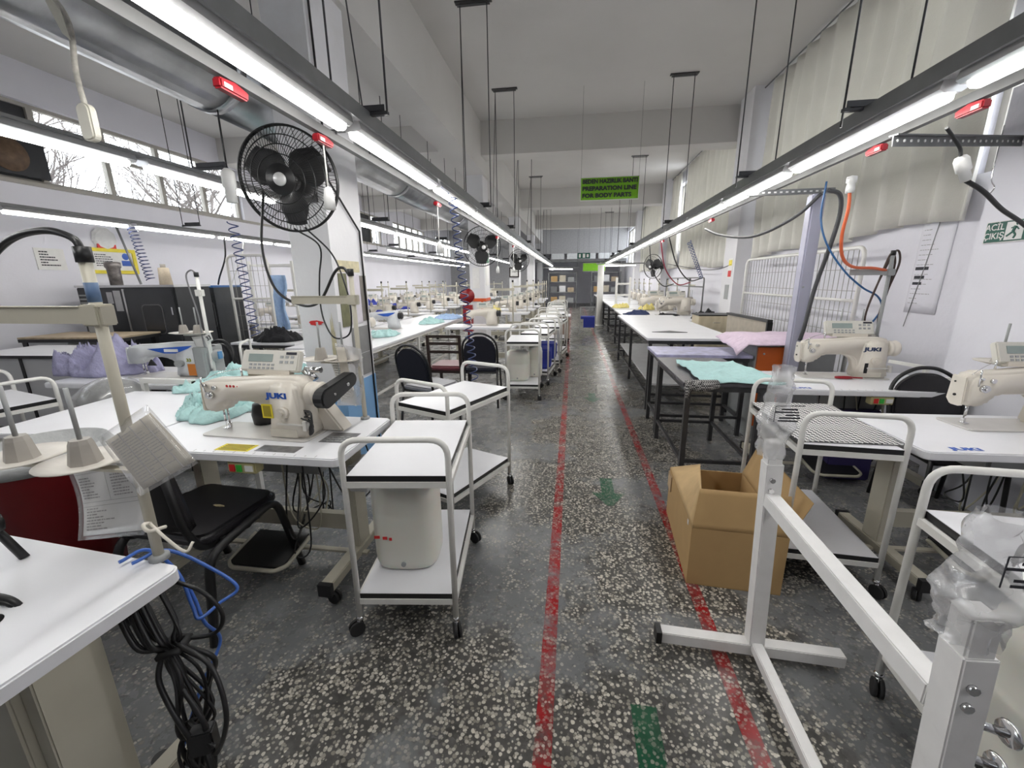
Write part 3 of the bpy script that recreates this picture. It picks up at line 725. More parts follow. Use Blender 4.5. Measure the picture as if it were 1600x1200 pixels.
def make_banquet_chair(label, loc, rz, seatm=vinyl, backm=navy, group=None):
    """round-backed stacking chair, faces +y"""
    t = thing('chair', label, 'chair', loc, rz, group)
    MB().prism(rrect(.42, .42, .06, 5), .43, .48, 'z').build('seat', seatm, t, bev=.015, seg=3)
    def bk(z): return -.20 - (z - .45) * .22
    pts = [(-.20, bk(.46), .46), (-.205, bk(.72), .72), (-.17, bk(.83), .83), (-.08, bk(.895), .895), (0, bk(.91), .91), (.08, bk(.895), .895), (.17, bk(.83), .83), (.205, bk(.72), .72), (.20, bk(.46), .46)]
    MB().tube(spline(pts, 5), .0125, 8).build('back_frame', black, t)
    out = spline([(-.185, .55), (-.19, .70), (-.155, .80), (-.07, .865), (0, .875), (.07, .865), (.155, .80), (.19, .70), (.185, .55)] and [Vector((x, 0, z)) for x, z in [(-.185, .55), (-.19, .70), (-.155, .80), (-.07, .865), (0, .875), (.07, .865), (.155, .80), (.19, .70), (.185, .55)]], 5)
    mb = MB(); n = len(out)
    vs = [(p.x, bk(p.z) - .022, p.z) for p in out] + [(p.x, bk(p.z) + .022, p.z) for p in out]
    mb.add(vs, [list(range(n)), [n + i for i in range(n)][::-1]] + [(i, (i + 1) % n, n + (i + 1) % n, n + i) for i in range(n)])
    mb.build('backrest', backm, t, bev=.010, seg=2)
    for sx in (-1, 1):
        MB().tube([(sx * .19, .18, .44), (sx * .205, .21, 0)], .0125, 8).build('leg', black, t)
        MB().tube([(sx * .195, -.20, .46), (sx * .205, -.26, 0)], .0125, 8).build('leg', black, t)
    MB().tube(fillet([(-.19, .18, .425), (-.195, -.2, .425), (.195, -.2, .425), (.19, .18, .425)], .03), .011, 8, closed=True).build('seat_frame', black, t)
    return t
def make_work_table(label, loc, w, d, z, top=lam, th=.028, leg=darks, lw=.035, shelf=None, group=None, rz=0, rails=True, nleg=2):
    """plain steel-legged work table, origin at the floor in the middle"""
    t = thing('work_table', label, 'table', loc, rz, group)
    MB().bx(-w / 2, w / 2, -d / 2, d / 2, z - th, z).build('table_top', top, t, bev=.003)
    MB().bx(-w / 2 + .02, w / 2 - .02, -d / 2 + .02, d / 2 - .02, z - th - .04, z - th).build('apron', leg, t)
    for k in range(nleg):
        y = -d / 2 + .04 + (d - .08) * k / (nleg - 1)
        for x in (-1, 1): MB().bx(x * (w / 2 - .045) - lw / 2, x * (w / 2 - .045) + lw / 2, y - lw / 2, y + lw / 2, 0, z - th).build('leg', leg, t)
    if rails:
        m = MB()
        for x in (-1, 1): m.bx(x * (w / 2 - .045) - .012, x * (w / 2 - .045) + .012, -d / 2 + .05, d / 2 - .05, .17, .195)
        for y in (-1, 1): m.bx(-w / 2 + .05, w / 2 - .05, y * (d / 2 - .04) - .012, y * (d / 2 - .04) + .012, .17, .195)
        m.build('stretcher', leg, t)
    if shelf:
        MB().bx(-w / 2 + .07, w / 2 - .07, -d / 2 + .02, d / 2 - .02, shelf - .02, shelf).build('lower_shelf', lamg, t)
    return t
def make_roll_cage(label, loc, rz, w=1.0, h=1.72, group=None, mid=1.28, bars=12):
    """wire panel with a rounded tube frame"""
    t = thing('wire_rack', label, 'wire rack', loc, rz, group)
    MB().tube(fillet([(-w / 2, 0, .10), (-w / 2, 0, h), (w / 2, 0, h), (w / 2, 0, .10)], .10, 5), .019, 9).build('frame', white, t)
    for z in (mid, .2): MB().tube([(-w / 2, 0, z), (w / 2, 0, z)], .015, 8).build('cross_rail', white, t)
    m = MB()
    for k in range(1, bars): m.tube([(-w / 2 + w * k / bars, 0, .2), (-w / 2 + w * k / bars, 0, h - .01)], .0034, 4)
    for k in range(1, 8): m.tube([(-w / 2, .004, .2 + (h - .2) * k / 8), (w / 2, .004, .2 + (h - .2) * k / 8)], .0034, 4)
    m.build('wire_mesh', mat('grey_wire', (.36, .35, .34), .4, .5), t, kind='stuff')
    MB().bx(-w / 2 - .02, -w / 2 + .02, -.2, .2, .06, .10).bx(w / 2 - .02, w / 2 + .02, -.2, .2, .06, .10).build('foot', white, t)
    wf = MB(); ff = MB()
    for x in (-1, 1):
        for y in (-.16, .16): caster(wf, ff, x * w / 2, y, 0, .03)
    wf.build('castors', rubber, t)
    return t
def make_fan(label, loc, axis, r=.38, mount=None, group=None, spokes=88, n3=3):
    """caged industrial fan; axis = direction the fan blows"""
    t = thing('wall_fan', label, 'fan', loc, 0, group)
    a = Vector(axis).normalized(); up = Vector((0, 0, 1)); x = up.cross(a).normalized(); y = a.cross(x)
    M = Matrix((x, y, a)).transposed().to_4x4()
    def P3(rad, ang, z): return M @ Vector((rad * math.cos(ang), rad * math.sin(ang), z))
    def ring(mb, rad, z, th, n=48): mb.tube([P3(rad, 2 * PI * k / n, z) for k in range(n)], th, 5, closed=True)
    def dome(q): return .10 * (1 - q ** 2.2)
    m = MB(); ring(m, r, 0, .007, 60); ring(m, r, -.02, .006, 60)
    for q in (.28, .46, .64, .82): ring(m, r * q, dome(q), .0035)
    m.build('guard_ring', black, t)
    m = MB()
    for k in range(spokes):
        an = 2 * PI * k / spokes
        m.tube([P3(r * q, an + (1 - q) * .15, dome(q)) for q in (.22, .4, .6, .8, .93, 1)], .0016, 4, caps=False)
    for k in range(28):
        an = 2 * PI * k / 28
        m.tube([P3(r * q, an, -.02 - .14 * (1 - q ** 2)) for q in (.25, .6, .85, 1)], .0018, 4, caps=False)
    m.build('guard_wires', black, t, kind='stuff')
    MB().lathe([(0, .118), (.03, .116), (.036, .110), (.037, .10), (0, .10)], 24, M).build('badge', mat('badge_silver', (.80, .80, .80), .45, .3), t)
    MB().lathe([(.0, .104), (.082, .10), (.085, .09), (0, .088)], 24, M).build('guard_hub', black, t)
    for k in range(n3):
        mb = MB(); a0 = 2 * PI * k / n3 + .5
        def fn(u, v):
            rad = r * (.16 + .72 * u); wd = (.25 + .75 * math.sin(min(1, u * 1.15) * PI * .8 + .2)) * .62; an = a0 + (v - .5) * wd * 2 / (.55 + u * .6)
            return P3(rad, an, -.02 + (v - .5) * .075 * (1.2 - u * .5))
        mb.grid(fn, 10, 8); mb.build('blade', mat('fan_blade', (.045, .045, .047), .35), t, solid=.003)
    MB().lathe([(0, .03), (.05, .03), (.062, .015), (.062, -.03), (0, -.03)], 20, M).lathe([(.0, -.10), (.075, -.10), (.09, -.13), (.09, -.22), (.07, -.26), (0, -.26)], 20, M).tube([M @ Vector((0, 0, -.03)), M @ Vector((0, 0, -.12))], .02, 8).build('motor', black, t)
    if mount is not None:
        mp = Vector(mount) - Vector(loc)
        MB().tube([M @ Vector((0, 0, -.2)), M @ Vector((0, -.05, -.26)), mp], .018, 8).box(mp, (.10, .02, .14)).build('wall_bracket', black, t)
    return t
def sheet_quad(name, m, parent, A, B, C, D_, curve=0, n=8, solid=.0012):
    A, B, C, D_ = (Vector(p) for p in (A, B, C, D_)); nn = (B - A).cross(D_ - A).normalized()
    def fn(u, v): return (A * (1 - u) + B * u) * (1 - v) + (D_ * (1 - u) + C * u) * v + nn * curve * math.sin(v * PI) * (1 if u < 2 else 0)
    return MB().grid(fn, n, n).build(name, m, parent, solid=solid)
def print_lines(parent, A, B, C, D_, rows, seed, m=ink, h=.25, off=.0015, curve=0, name='print', fill=.75):
    """rows of illegible print, as thin dashes lying on the sheet"""
    A, B, C, D_ = (Vector(p) for p in (A, B, C, D_)); nn = (B - A).cross(D_ - A).normalized(); r_ = random.Random(seed); mb = MB()
    def S(u, v): return (A * (1 - u) + B * u) * (1 - v) + (D_ * (1 - u) + C * u) * v + nn * curve * math.sin(v * PI)
    for k in range(rows):
        v = .08 + .86 * k / rows; u = .08; e = .08 + r_.uniform(.3, 1) * fill
        while u < e:
            du = min(r_.uniform(.03, .12), .92 - u); dv = h * .86 / rows
            if du <= 0: break
            for sg in (1, -1):
                mb.add([S(u, v) + nn * off * sg, S(u + du, v) + nn * off * sg, S(u + du, v + dv) + nn * off * sg, S(u, v + dv) + nn * off * sg], [(0, 1, 2, 3)])
            u += du + .018
    return mb.build(name, m, parent, kind='stuff')
def hose(name, label, cat, pts, r, m, group=None, n=8, sides=7):
    return tag(MB().tube(spline(pts, n), r, sides).build(name, m), label, cat, group)

# ================================================================== LEFT FOREGROUND
TZ = .76
# --- table at the near left edge, with its thread stand, papers and cables
FG = make_table_sew('white sewing table carrying the tall thread stand with hanging instruction sheets', (-1.625, .60, 0), R(-5), group=None, full=False, ruler=False)
FG.children[0].data.materials[0] = lamg
hole = MB().lathe([(.0, .0), (.030, .0), (.032, .0012), (.0, .0012)], 20, Matrix.Translation((.33, .02, TZ - .0005))).build('cable_hole', black, FG)
for o in list(FG.children):
    if o.name.startswith('leg'): o.data = o.data.copy()
MB().bx(.30, .42, -.02, .16, .125, .69).build('leg', beige, FG, bev=.006)
st = make_stand('tall beige thread stand with a black conduit and hanging sheets on its pole', (-1.117, .845, TZ), R(0), h=.80, dz=.285, off=.155, pitch=.205, armlen=.5)
MB().tube(spline([(0, 0, .815), (-.02, 0, .845), (-.09, 0, .862), (-.19, 0, .845), (-.28, 0, .79), (-.36, .0, .70)], 7), .008, 8).build('conduit', black, st)
MB().tube([(0, 0, .70), (0, 0, .745)], .0132, 12).build('blue_tape', mat('blue_tape', (.10, .17, .30), .5), st)
# sheet in a plastic sleeve tied on the pole
t = thing('record_sheet', 'tan record sheet in a clear sleeve tied across the beige stand pole', 'paper', (-1.05, .80, 1.0))
A, B, C, D_ = (-.129, .035, .108), (.019, .040, .190), (.218, -.050, .113), (.056, -.045, .028)
sheet_quad('sheet', paperb, t, A, B, C, D_)
sheet_quad('plastic_sleeve', sleeve, t, (-.150, .034, .118), (.012, .042, .210), (.236, -.060, .113), (.056, -.055, .016), solid=.0008)
print_lines(t, A, B, C, D_, 17, 3, inkg, .30, .0016, fill=.92)
m = MB()
An, Bn, Cn, Dn = (Vector(p) for p in (A, B, C, D_))
for u in (.3, .55, .8): m.beam(An * (1 - u) + Bn * u + Vector((0, -.003, 0)), Dn * (1 - u) + Cn * u + Vector((0, -.003, .001)), .0018)
m.build('table_rules', inkg, t)
MB().tube(spline([(-.065, .05, -.13), (-.045, .01, -.11), (-.02, .0, -.12), (-.03, .05, -.14)], 5), .005, 6).tube(spline([(-.05, .03, -.12), (.03, .0, -.14), (.10, -.02, -.155), (.105, 0, -.14)], 5), .004, 6).build('string', mat('cream_cord', (.72, .68, .60), .8), t)
# instruction sheet hanging under the spool discs
t = thing('instruction_sheet', 'white machine instruction sheet hanging under the spool discs', 'paper', (-1.40, .93, .73))
A, B, C, D_ = (-.137, .04, .255), (.118, .04, .309), (.194, -.04, .083), (-.025, -.04, .043)
sheet_quad('sheet', paper, t, A, B, C, D_, curve=.02)
An, Bn, Cn, Dn = (Vector(p) for p in (A, B, C, D_))
def SQ(u, v): return (An * (1 - u) + Bn * u) * (1 - v) + (Dn * (1 - u) + Cn * u) * v + (Bn - An).cross(Dn - An).normalized() * .02 * math.sin(v * PI)
print_lines(t, SQ(.02, .27), SQ(.47, .27), SQ(.47, .60), SQ(.02, .60), 8, 8, inkg, .45, .003, name='print_column')
print_lines(t, SQ(.5, .27), SQ(.98, .27), SQ(.98, .60), SQ(.5, .60), 8, 18, inkg, .45, .003, name='print_column')
print_lines(t, SQ(.02, .66), SQ(.7, .66), SQ(.7, .98), SQ(.02, .98), 8, 28, inkg, .40, .003, name='print_column')
m = MB(); nn_ = Vector((0, -.004, .002))
for v in (.19, .25, .61, .66): m.beam(SQ(.02, v) + nn_, SQ(.5, v) + nn_, .001).beam(SQ(.5, v) + nn_, SQ(.98, v) + nn_, .001)
m.beam(SQ(.48, .25) + nn_, SQ(.48, .61) + nn_, .001); m.build('table_rules', inkg, t)
text('TALİMATI', 'heading', mat('brown_ink', (.25, .12, .08), .7), .018, (.045, .022, .262), (R(72), R(-11), 0), t, .0002, bold=.0006)
text('MAKİNE', 'heading', ink, .014, (-.085, .0, .222), (R(72), R(-11), 0), t, .0002, bold=.0005)
sheet_quad('plastic_sleeve', sleeve, t, (-.145, .034, .26), (.126, .034, .315), (.205, -.05, .075), (-.033, -.05, .034), curve=.02, solid=.0008)
# red tub with a grey liner behind the table
t = thing('waste_tub', 'dark red plastic tub with a grey liner behind the thread stand', 'tub', (-2.30, 1.375, 0))
MB().lathe([(.0, .0), (.17, .0), (.225, .755), (.235, .765), (.225, .775), (.21, .755), (.16, .05), (0, .05)], 32).build('tub', dred, t)
MB().lathe([(.240, .755), (.246, .79), (.228, .82), (.20, .76)], 32).build('liner', mat('grey_film', (.42, .43, .43), .35, 0, .2, 14, .4, 30), t)
# cables bundled at the table end, socket strip on the floor
t = thing('cable_bundle', 'tangle of black cables tied up under the table of the tall thread stand', 'cables', (-1.07, .78, .3))
r_ = random.Random(11)
for k in range(13):
    a = r_.uniform(-.05, .05); b = r_.uniform(-.05, .05)
    MB().tube(spline([(a - .12, b + .04, .41), (a - .02, b, .28), (a * .4, b * .4, .235), (a + .02 + r_.uniform(0, .06), b, .16), (.03 + r_.uniform(-.03, .10), b * 1.4, .02 + r_.uniform(-.05, .05)), (r_.uniform(-.02, .06), r_.uniform(-.06, .02), -.10 + r_.uniform(-.06, .06)), (r_.uniform(-.08, .08), r_.uniform(-.08, .04), -.292)], 7), r_.choice((.0045, .0055, .007)), 6).build('cable', black, t)
MB().tube(spline([(.02, 0, .25), (.14, -.02, .21), (.19, -.05, .09), (.15, -.06, -.03), (.11, -.05, -.04)], 8), .0065, 6).build('cable', black, t)
MB().tube(spline([(.0, .02, .24), (.09, .05, .24), (.12, .06, .30), (.08, .05, .38), (-.02, .04, .42)], 8), .006, 6).build('cable', black, t)
MB().tube([(.0, -.03, .23), (.035, -.01, .235), (.03, .03, .24), (-.02, .03, .235)], .012, 6, closed=True).build('cable_tie', rubber, t)
MB().box((.10, -.05, -.01), (.06, .04, .075), .4).tube([(.10, -.05, -.04), (.12, -.06, -.11)], .011, 7).tube([(.05, -.04, .03), (.14, -.06, -.02)], .010, 7).build('plug', black, t, bev=.006)
t = thing('socket_strip', 'grey socket box lying on the floor under the cables', 'socket', (-1.19, .80, 0), R(25))
MB().bx(-.07, .07, -.04, .04, 0, .045).build('box', machg, t, bev=.006)
MB().tube([(-.03, 0, .045), (-.03, 0, .09)], .024, 14).build('plug', black, t)
tag(MB().tube(spline([(-1.19, .80, .775), (-1.17, .86, .772), (-1.10, .868, .70), (-1.06, .855, .60), (-1.04, .85, .565), (-1.02, .90, .575), (-.99, .94, .60), (-1.05, .92, .68), (-1.12, .87, .768), (-1.15, .80, .775)], 8), .005, 7).tube(spline([(-1.08, .87, .66), (-1.07, .875, .60), (-1.05, .87, .53), (-1.08, .93, .40), (-1.10, .86, .30), (-1.12, .80, .18), (-1.16, .78, .05)], 8), .005, 7).build('air_hose', bluel), 'blue air hose looped over the table corner below the tall thread stand', 'hose')
tag(MB().tube(spline([(-1.55, .62, .80), (-1.42, .64, .785), (-1.33, .65, .778), (-1.29, .652, .755), (-1.27, .65, .70)], 6), .008, 6).tube(spline([(-1.55, .60, .775), (-1.42, .62, .77), (-1.31, .645, .768), (-1.28, .65, .70)], 6), .006, 6).build('machine_lead', black), 'black machine lead going down the table hole by the tall thread stand', 'cable')
t = thing('machine_lever', 'small black knobbed lever on the table of the tall thread stand', 'lever', (-1.50, .80, TZ))
MB().tube([(0, 0, 0), (-.05, 0, .06), (-.06, -.01, .10)], .011, 7).lathe([(0, -.03), (.022, -.02), (.025, 0), (.022, .02), (0, .03)], 14, Matrix.Translation((-.06, -.01, .105))).build('rod', black, t)

# --- black chair between the two tables
def office_chair(label, loc, rz):
    t = thing('chair', label, 'chair', loc, rz)
    MB().prism(rrect(.46, .44, .07, 5), .42, .475, 'z').build('seat', vinyl, t, bev=.02, seg=3)
    sb = MB(); sb.grid(lambda u, v: ((u - .5) * .42, -.225 - .06 * v + .035 * (1 - (2 * u - 1) ** 2) * -1, .53 + .34 * v), 10, 8)
    sb.build('backrest', vinyl, t, solid=.035)
    for s in (-1, 1):
        MB().tube(fillet([(s * .245, -.27, 0), (s * .245, -.22, .40), (s * .245, .16, .455), (s * .245, .27, 0)], .08, 5), .019, 9).build('leg', black, t)
        MB().tube(fillet([(s * .19, .14, .41), (s * .195, -.20, .405), (s * .20, -.26, .55), (s * .205, -.30, .87)], .06, 5), .0155, 9).build('back_post', black, t)
    MB().tube([(-.245, .05, .425), (.245, .05, .425)], .014, 8).tube([(-.245, -.12, .415), (.245, -.12, .415)], .014, 8).build('seat_rail', black, t)
    blot('torn_patch', mat('foam', (.5, .42, .25), .9), t, 0, 0, .03, .008, 0, 3).matrix_local = Matrix.Translation((.06, .02, .4765)) @ Matrix.Rotation(R(90), 4, 'X')
    return t
office_chair('black vinyl chair with a torn seat at the table with the yellow sticker', (-1.70, 1.53, 0), R(-4))

# --- the main machine
make_table_sew('white sewing table with a printed ruler edge and yellow sticker', (-1.555, 1.795, 0), 0, 1.14, .56, ruler=True)
T_ = [o for o in bpy.data.objects if o.get('label', '').startswith('white sewing table with a printed ruler')][0]
MB().bx(-.055 + .0, .115, -.245, -.17, TZ, TZ + .0008).build('yellow_label', yellow, T_)
m = MB()
for k in range(5): m.bx(-.04, .10, -.236 + k * .013, -.231 + k * .013, TZ + .0008, TZ + .0013)
m.build('label_print', ink, T_)
MB().bx(.14, .34, -.235, -.165, TZ, TZ + .001).build('metal_tray', mat('scratched_metal', (.30, .30, .31), .3, .7, .3, 30), T_)
k_ = MB().bx(.37, .52, -.10, .03, TZ, TZ + .0012).build('metal_plate', MATS['scratched_metal'], T_)
m = MB()
for i in range(4):
    for j in range(3): m.bx(.385 + i * .03, .405 + i * .03, -.09 + j * .025, -.075 + j * .025, TZ + .0012, TZ + .004)
m.build('studs', machg, k_)
J = make_machine('cream sewing machine with red dots and a large black side cover', (-1.765, 1.80, TZ), R(-3), brand='JUKI')
J.scale = (1.14, 1.12, 1.07)
m = MB()
M_ = Matrix.Translation((.545, .0, .205)) @ Matrix.Rotation(R(12), 4, 'X')
cap_ = [(-.04 + .045 * math.cos(a), .045 * math.sin(a)) for a in [PI / 2 + PI * k / 8 for k in range(9)]] + [(.15 + .035 * math.cos(a), .035 * math.sin(a)) for a in [-PI / 2 + PI * k / 8 for k in range(9)]]
m.prism(cap_, -.025, .025, 'x', M_); m.build('side_cover', black, J, bev=.006)
MB().tube([M_ @ Vector((.025, .10, 0)), M_ @ Vector((.032, .10, 0))], .009, 8).tube([M_ @ Vector((.025, .0, 0)), M_ @ Vector((.03, .0, 0))], .006, 8).build('screw', chrome, J)
MB().prism([(.40, .007), (.40, .17), (.46, .15), (.56, .007)], .05, .13, 'y').build('rear_cover', mach, J, bev=.008)
MB().bx(.265, .315, -.0685, -.0665, .10, .165).build('yellow_sticker', yellow, J)
MB().bx(.272, .308, -.0692, -.0684, .107, .158).build('sticker_print', mat('dark_yellow', (.35, .28, .02), .6), J)
m = MB()
for k in range(4): m.tube([(.09 + k * .017, -.0475, .235), (.09 + k * .017, -.0482, .235)], .0062 if k < 3 else .003, 10)
m.build('red_dots', inkr, J)
MB().tube([(.40, .06, .30), (.48, .055, .30)], .013, 10).tube([(.40, .06, .30), (.44, .06, .25)], .02, 8).build('bobbin_winder', chrome, J)
m = MB(); r_ = random.Random(5)
for k in range(6): m.tube(spline([(.43, -.05 + r_.uniform(0, .03), .12 + r_.uniform(-.03, .03)), (.50, -.07, .10 + r_.uniform(-.04, .04)), (.49, -.08, .04), (.46, -.03, .06 + r_.uniform(-.03, .03))], 5), .004, 5)
m.build('wiring', black, J)
MB().bx(.07, .16, .09, .17, .20, .285).bx(.06, .17, .085, .175, .285, .295).build('oil_box', mat('olive_plastic', (.34, .31, .22), .5), J, bev=.004)
MB().lathe([(0, 0), (.05, 0), (.055, .05), (.045, .10), (0, .11)], 14, Matrix.Translation((.12, .10, .01))).build('rear_motor', black, J)
make_stand('beige thread stand at the back corner of the table below the blue column foot', (-1.125, 2.045, TZ), 0, h=.78, dz=.335, off=.09, pitch=.13, armlen=.34)
hose('power_cable', 'black cable sagging from the fan plug to the stand by the blue-footed column', 'cable', [(-1.137, 2.045, 1.54), (-1.165, 2.05, 1.57), (-1.22, 2.06, 1.55), (-1.35, 2.1, 1.40), (-1.50, 2.15, 1.38), (-1.68, 2.2, 1.47), (-1.80, 2.3, 1.70), (-1.86, 2.45, 2.0), (-1.86, 2.45, 2.03)], .0075, black)
# bag of papers on the stand
t = thing('document_sleeve', 'clear sleeve of printed sheets hanging on the stand by the blue column foot', 'paper', (-1.21, 2.05, .86))
A, B, C, D_ = (-.085, -.012, .235), (.02, -.03, .24), (.055, -.03, -.02), (-.045, -.012, .0)
sheet_quad('sheet', paper, t, A, B, C, D_, curve=.012); print_lines(t, A, B, C, D_, 15, 21, inkg, .4, .0018, .012, fill=.85)
sheet_quad('sleeve', plas, t, (-.02, -.05, .33), (.12, -.04, .30), (.09, -.045, -.01), (-.06, -.03, -.02), curve=.03, solid=.001)
sheet_quad('folded_sheet', mat('cream_paper', (.66, .62, .55), .8), t, (-.01, -.06, .31), (.035, -.055, .31), (.045, -.055, .10), (.0, -.06, .11), curve=.012)
# side table and mint garments
make_work_table('white extension table heaped with mint fabric behind the black chair', (-2.60, 2.05, 0), .90, .84, TZ, rz=R(4), leg=white, rails=False)
cloth('garment', mint, 'crumpled mint garment beside the needle end of the main machine', 'garment', (-2.10, 2.22, TZ), .24, .36, .15, 3, R(20), fs=4.5)
cloth('garment', mint, 'long mint garment trailing behind the machine control panel', 'garment', (-2.48, 2.85, TZ), .24, .46, .13, 6, R(-32), fs=4.5)

# --- second machine station (white head with blue panel)
make_table_sew('white sewing table under the white and blue machine', (-3.44, 2.93, 0), R(3), 1.3, .66, ruler=False, full=False)
make_work_table('white shelf table behind the main sewing machine', (-2.44, 3.42, 0), .62, .95, TZ, leg=white, rails=False)
t = make_machine('white sewing machine with a blue panel and grey end cover', (-3.52, 2.90, TZ), R(4), full=False, panel=False, body=mat('white_machine', (.70, .72, .74), .3))
t.scale = (1.25, 1.2, 1.0)
MB().prism([(.12, .235), (.43, .262), (.40, .24), (.31, .20), (.23, .20)], -.0685, -.0660, 'y').build('blue_panel', inkb, t)
MB().bx(.235, .33, -.0695, -.068, .212, .235).build('panel_print', inkw, t)
MB().prism(rrect(.09, .17, .02, 3, .475, 0), .007, .25, 'z').build('end_cover', machg, t, bev=.012)
MB().lathe([(0, 0), (.05, 0), (.052, .02), (.04, .03), (0, .03)], 20, Matrix.Translation((.52, 0, .17)) @ Matrix.Rotation(PI / 2, 4, 'Y')).build('knob', machg, t)
MB().box((.55, 0, .175), (.02, .03, .06), 0).build('blue_knob', mat('blue_knob', (.10, .28, .55), .4), t)
MB().tube([(.33, -.066, .12), (.33, -.09, .12)], .027, 16).build('stitch_knob', machg, t)
MB().bx(.375, .435, -.0695, -.067, .02, .115).build('orange_label', mat('orange_label', (.60, .20, .03), .6), t)
text('33', 'number', mat('yellow_green', (.30, .32, .02), .6), .035, (.39, -.0685, .145), RXF, t, .001, bold=.001)
MB().prism([(.10, .10), (.13, .15), (.16, .10)], -.07, -.06, 'y').build('finger_guard', black, t)
cloth('garment', lav, 'crumpled lavender garment beside the white and blue machine', 'garment', (-3.98, 2.98, TZ), .40, .22, .30, 9, R(8), flatness=.5)
t = make_stand('white thread stand with a bagged sheet numbered 33 beside the main machine', (-2.86, 2.90, TZ), 0, h=.80, dz=.36, off=.08, pitch=.13, m=white, armlen=.02)
MB().tube(spline([(0, 0, .815), (-.04, 0, .84), (-.09, 0, .80), (-.08, 0, .68), (-.05, 0, .5), (-.02, -.03, .3), (.0, -.03, .05)], 6), .006, 6).build('conduit', mat('grey_cable', (.2, .2, .21), .5), t)
pp = sheet_quad('bagged_sheet', paper, t, (-.13, -.02, .33), (.0, -.03, .34), (.02, -.03, .08), (-.09, -.02, .06), curve=.015)
tg = sheet_quad('number_tag', paper, t, (.005, -.035, .34), (.065, -.04, .37), (.08, -.04, .31), (.02, -.035, .28))
text('33', 'number', ink, .045, (.043, -.0405, .325), (R(90), R(-25), 0), t, .0008, bold=.001)
make_banquet_chair('black round-backed chair behind the white and blue machine', (-3.78, 3.62, 0), R(170), vinyl, vinyl)
make_cart('white trolley with papers on top behind the bagged sheet', (-3.1, 4.02, 0), R(-62))
tag(sheet_quad('paper_stack', paper, None, (-3.30, 3.86, .762), (-2.86, 3.92, .762), (-2.95, 4.2, .762), (-3.35, 4.12, .762), solid=.008), 'flat stack of white paper on the trolley by the bagged sheet', 'paper')
make_cart('white trolley beside the clear wrapped bundle', (-3.82, 2.12, 0), R(75))
t = thing('wrapped_bundle', 'dark bundle wrapped in clear film beside the white bracket frame', 'bundle', (-3.30, 2.46, .55))
MB().lathe([(0, 0), (.14, .02), (.20, .10), (.20, .18), (.13, .25), (.05, .28), (0, .285)], 20).build('bundle', mat('dark_bundle', (.06, .065, .05), .35, 0, .6, 12, .5, 20), t)
MB().lathe([(0.2, 0), (.17, .02), (.215, .10), (.215, .19), (.14, .26), (.05, .30)], 20).build('film', plas, t)
make_work_table('low stool under the clear wrapped bundle', (-3.30, 2.46, 0), .30, .30, .55, top=panelw, leg=darks, rails=False)
t = thing('white_bracket_frame', 'white square bent frame behind the extension table', 'frame', (-2.90, 2.53, 0))
MB().beam((-.2, 0, 0), (-.2, 0, .82), .03).beam((.2, 0, 0), (.2, 0, .82), .03).build('posts', white, t); MB().beam((-.215, 0, .815), (.215, 0, .815), .035).build('bar', white, t)

# --- far left: white panel table, brown board table, black cabinets
t = thing('white_cabinet', 'white panelled cabinet with black edging before the brown topped table', 'cabinet', (-5.55, 3.70, 0), R(4))
MB().bx(-.62, .62, -.32, .32, .05, .80).build('body', panelw, t); MB().bx(-.65, .65, -.35, .35, .80, .815).build('top', lam, t)
MB().bx(-.65, .65, -.352, -.35, .785, .815).bx(.60, .63, -.335, -.32, .05, .80).bx(-.02, .01, -.33, -.32, .05, .80).build('edging', edge, t)
t = thing('pressing_table', 'brown topped table with a black edge in front of the black cabinet', 'table', (-5.98, 4.42, 0), R(6))
MB().bx(-.65, .60, -.3, .30, .87, .89).build('table_top', brown, t); MB().bx(-.65, .60, -.3, .30, .83, .868).build('edge', edge, t)
for x in (-.60, .55):
    for y in (-.25, .25): MB().bx(x - .03, x + .03, y - .03, y + .03, 0, .83).build('leg', edge, t)
MB().bx(-.55, -.05, -.28, .28, .45, .83).build('drawer_box', panelw, t)
MB().bx(-.25, .0, .18, .26, .89, 1.10).build('upright_plate', machg, t); MB().bx(-.40, .0, .17, .19, 1.08, 1.12).build('bracket', trunk, t)
def black_cabinet(label, loc, rz, w=1.35, h=1.46, blue=False):
    t = thing('machine_cabinet', label, 'cabinet', loc, rz)
    MB().bx(-w / 2, w / 2, -.3, .3, .06, h).build('body', cab, t, bev=.008); MB().bx(-w / 2 + .04, w / 2 - .04, -.26, .26, 0, .06).build('plinth', edge, t)
    MB().bx(-w / 2 - .01, w / 2 + .01, -.31, .31, h, h + .03).build('top_rim', alu if not blue else mat('blue_rim', (.05, .16, .42), .4), t)
    MB().bx(-.04, -.015, -.312, -.30, .1, h - .02).build('steel_strip', alu, t)
    dw = MB().bx(-.005, w / 2 - .02, -.318, -.30, .66, h - .03).build('door', cab, t, bev=.004)
    MB().prism([(x + w / 4 - .0, z + (h + .62) / 2) for x, z in rrect(.30, .40, .06, 5)], -.325, -.318, 'y').build('window_rim', mat('grey_rubber', (.11, .11, .115), .5), dw)
    MB().prism([(x + w / 4 - .0, z + (h + .62) / 2) for x, z in rrect(.27, .37, .05, 5)], -.328, -.324, 'y').build('window_pane', mat('smoked_glass', (.03, .031, .033), .12), dw)
    MB().bx(w / 2 - .07, w / 2 - .05, -.335, -.318, 1.1, 1.2).build('handle', chrome, dw)
    MB().bx(-.005, w / 2 - .02, -.318, -.30, .10, .63).build('door', cab, t, bev=.004)
    MB().bx(-.28, -.20, -.304, -.30, 1.25, 1.40).bx(-.18, -.08, -.304, -.30, 1.15, 1.42).build('stickers', mat('grey_sticker', (.4, .4, .42), .5), t)
    m = MB()
    for k in range(9): m.bx(-w / 2 + .02, -w / 2 + .16, -.304, -.30, .95 + k * .05, .97 + k * .05)
    m.build('vent_slats', machg, t)
    return t
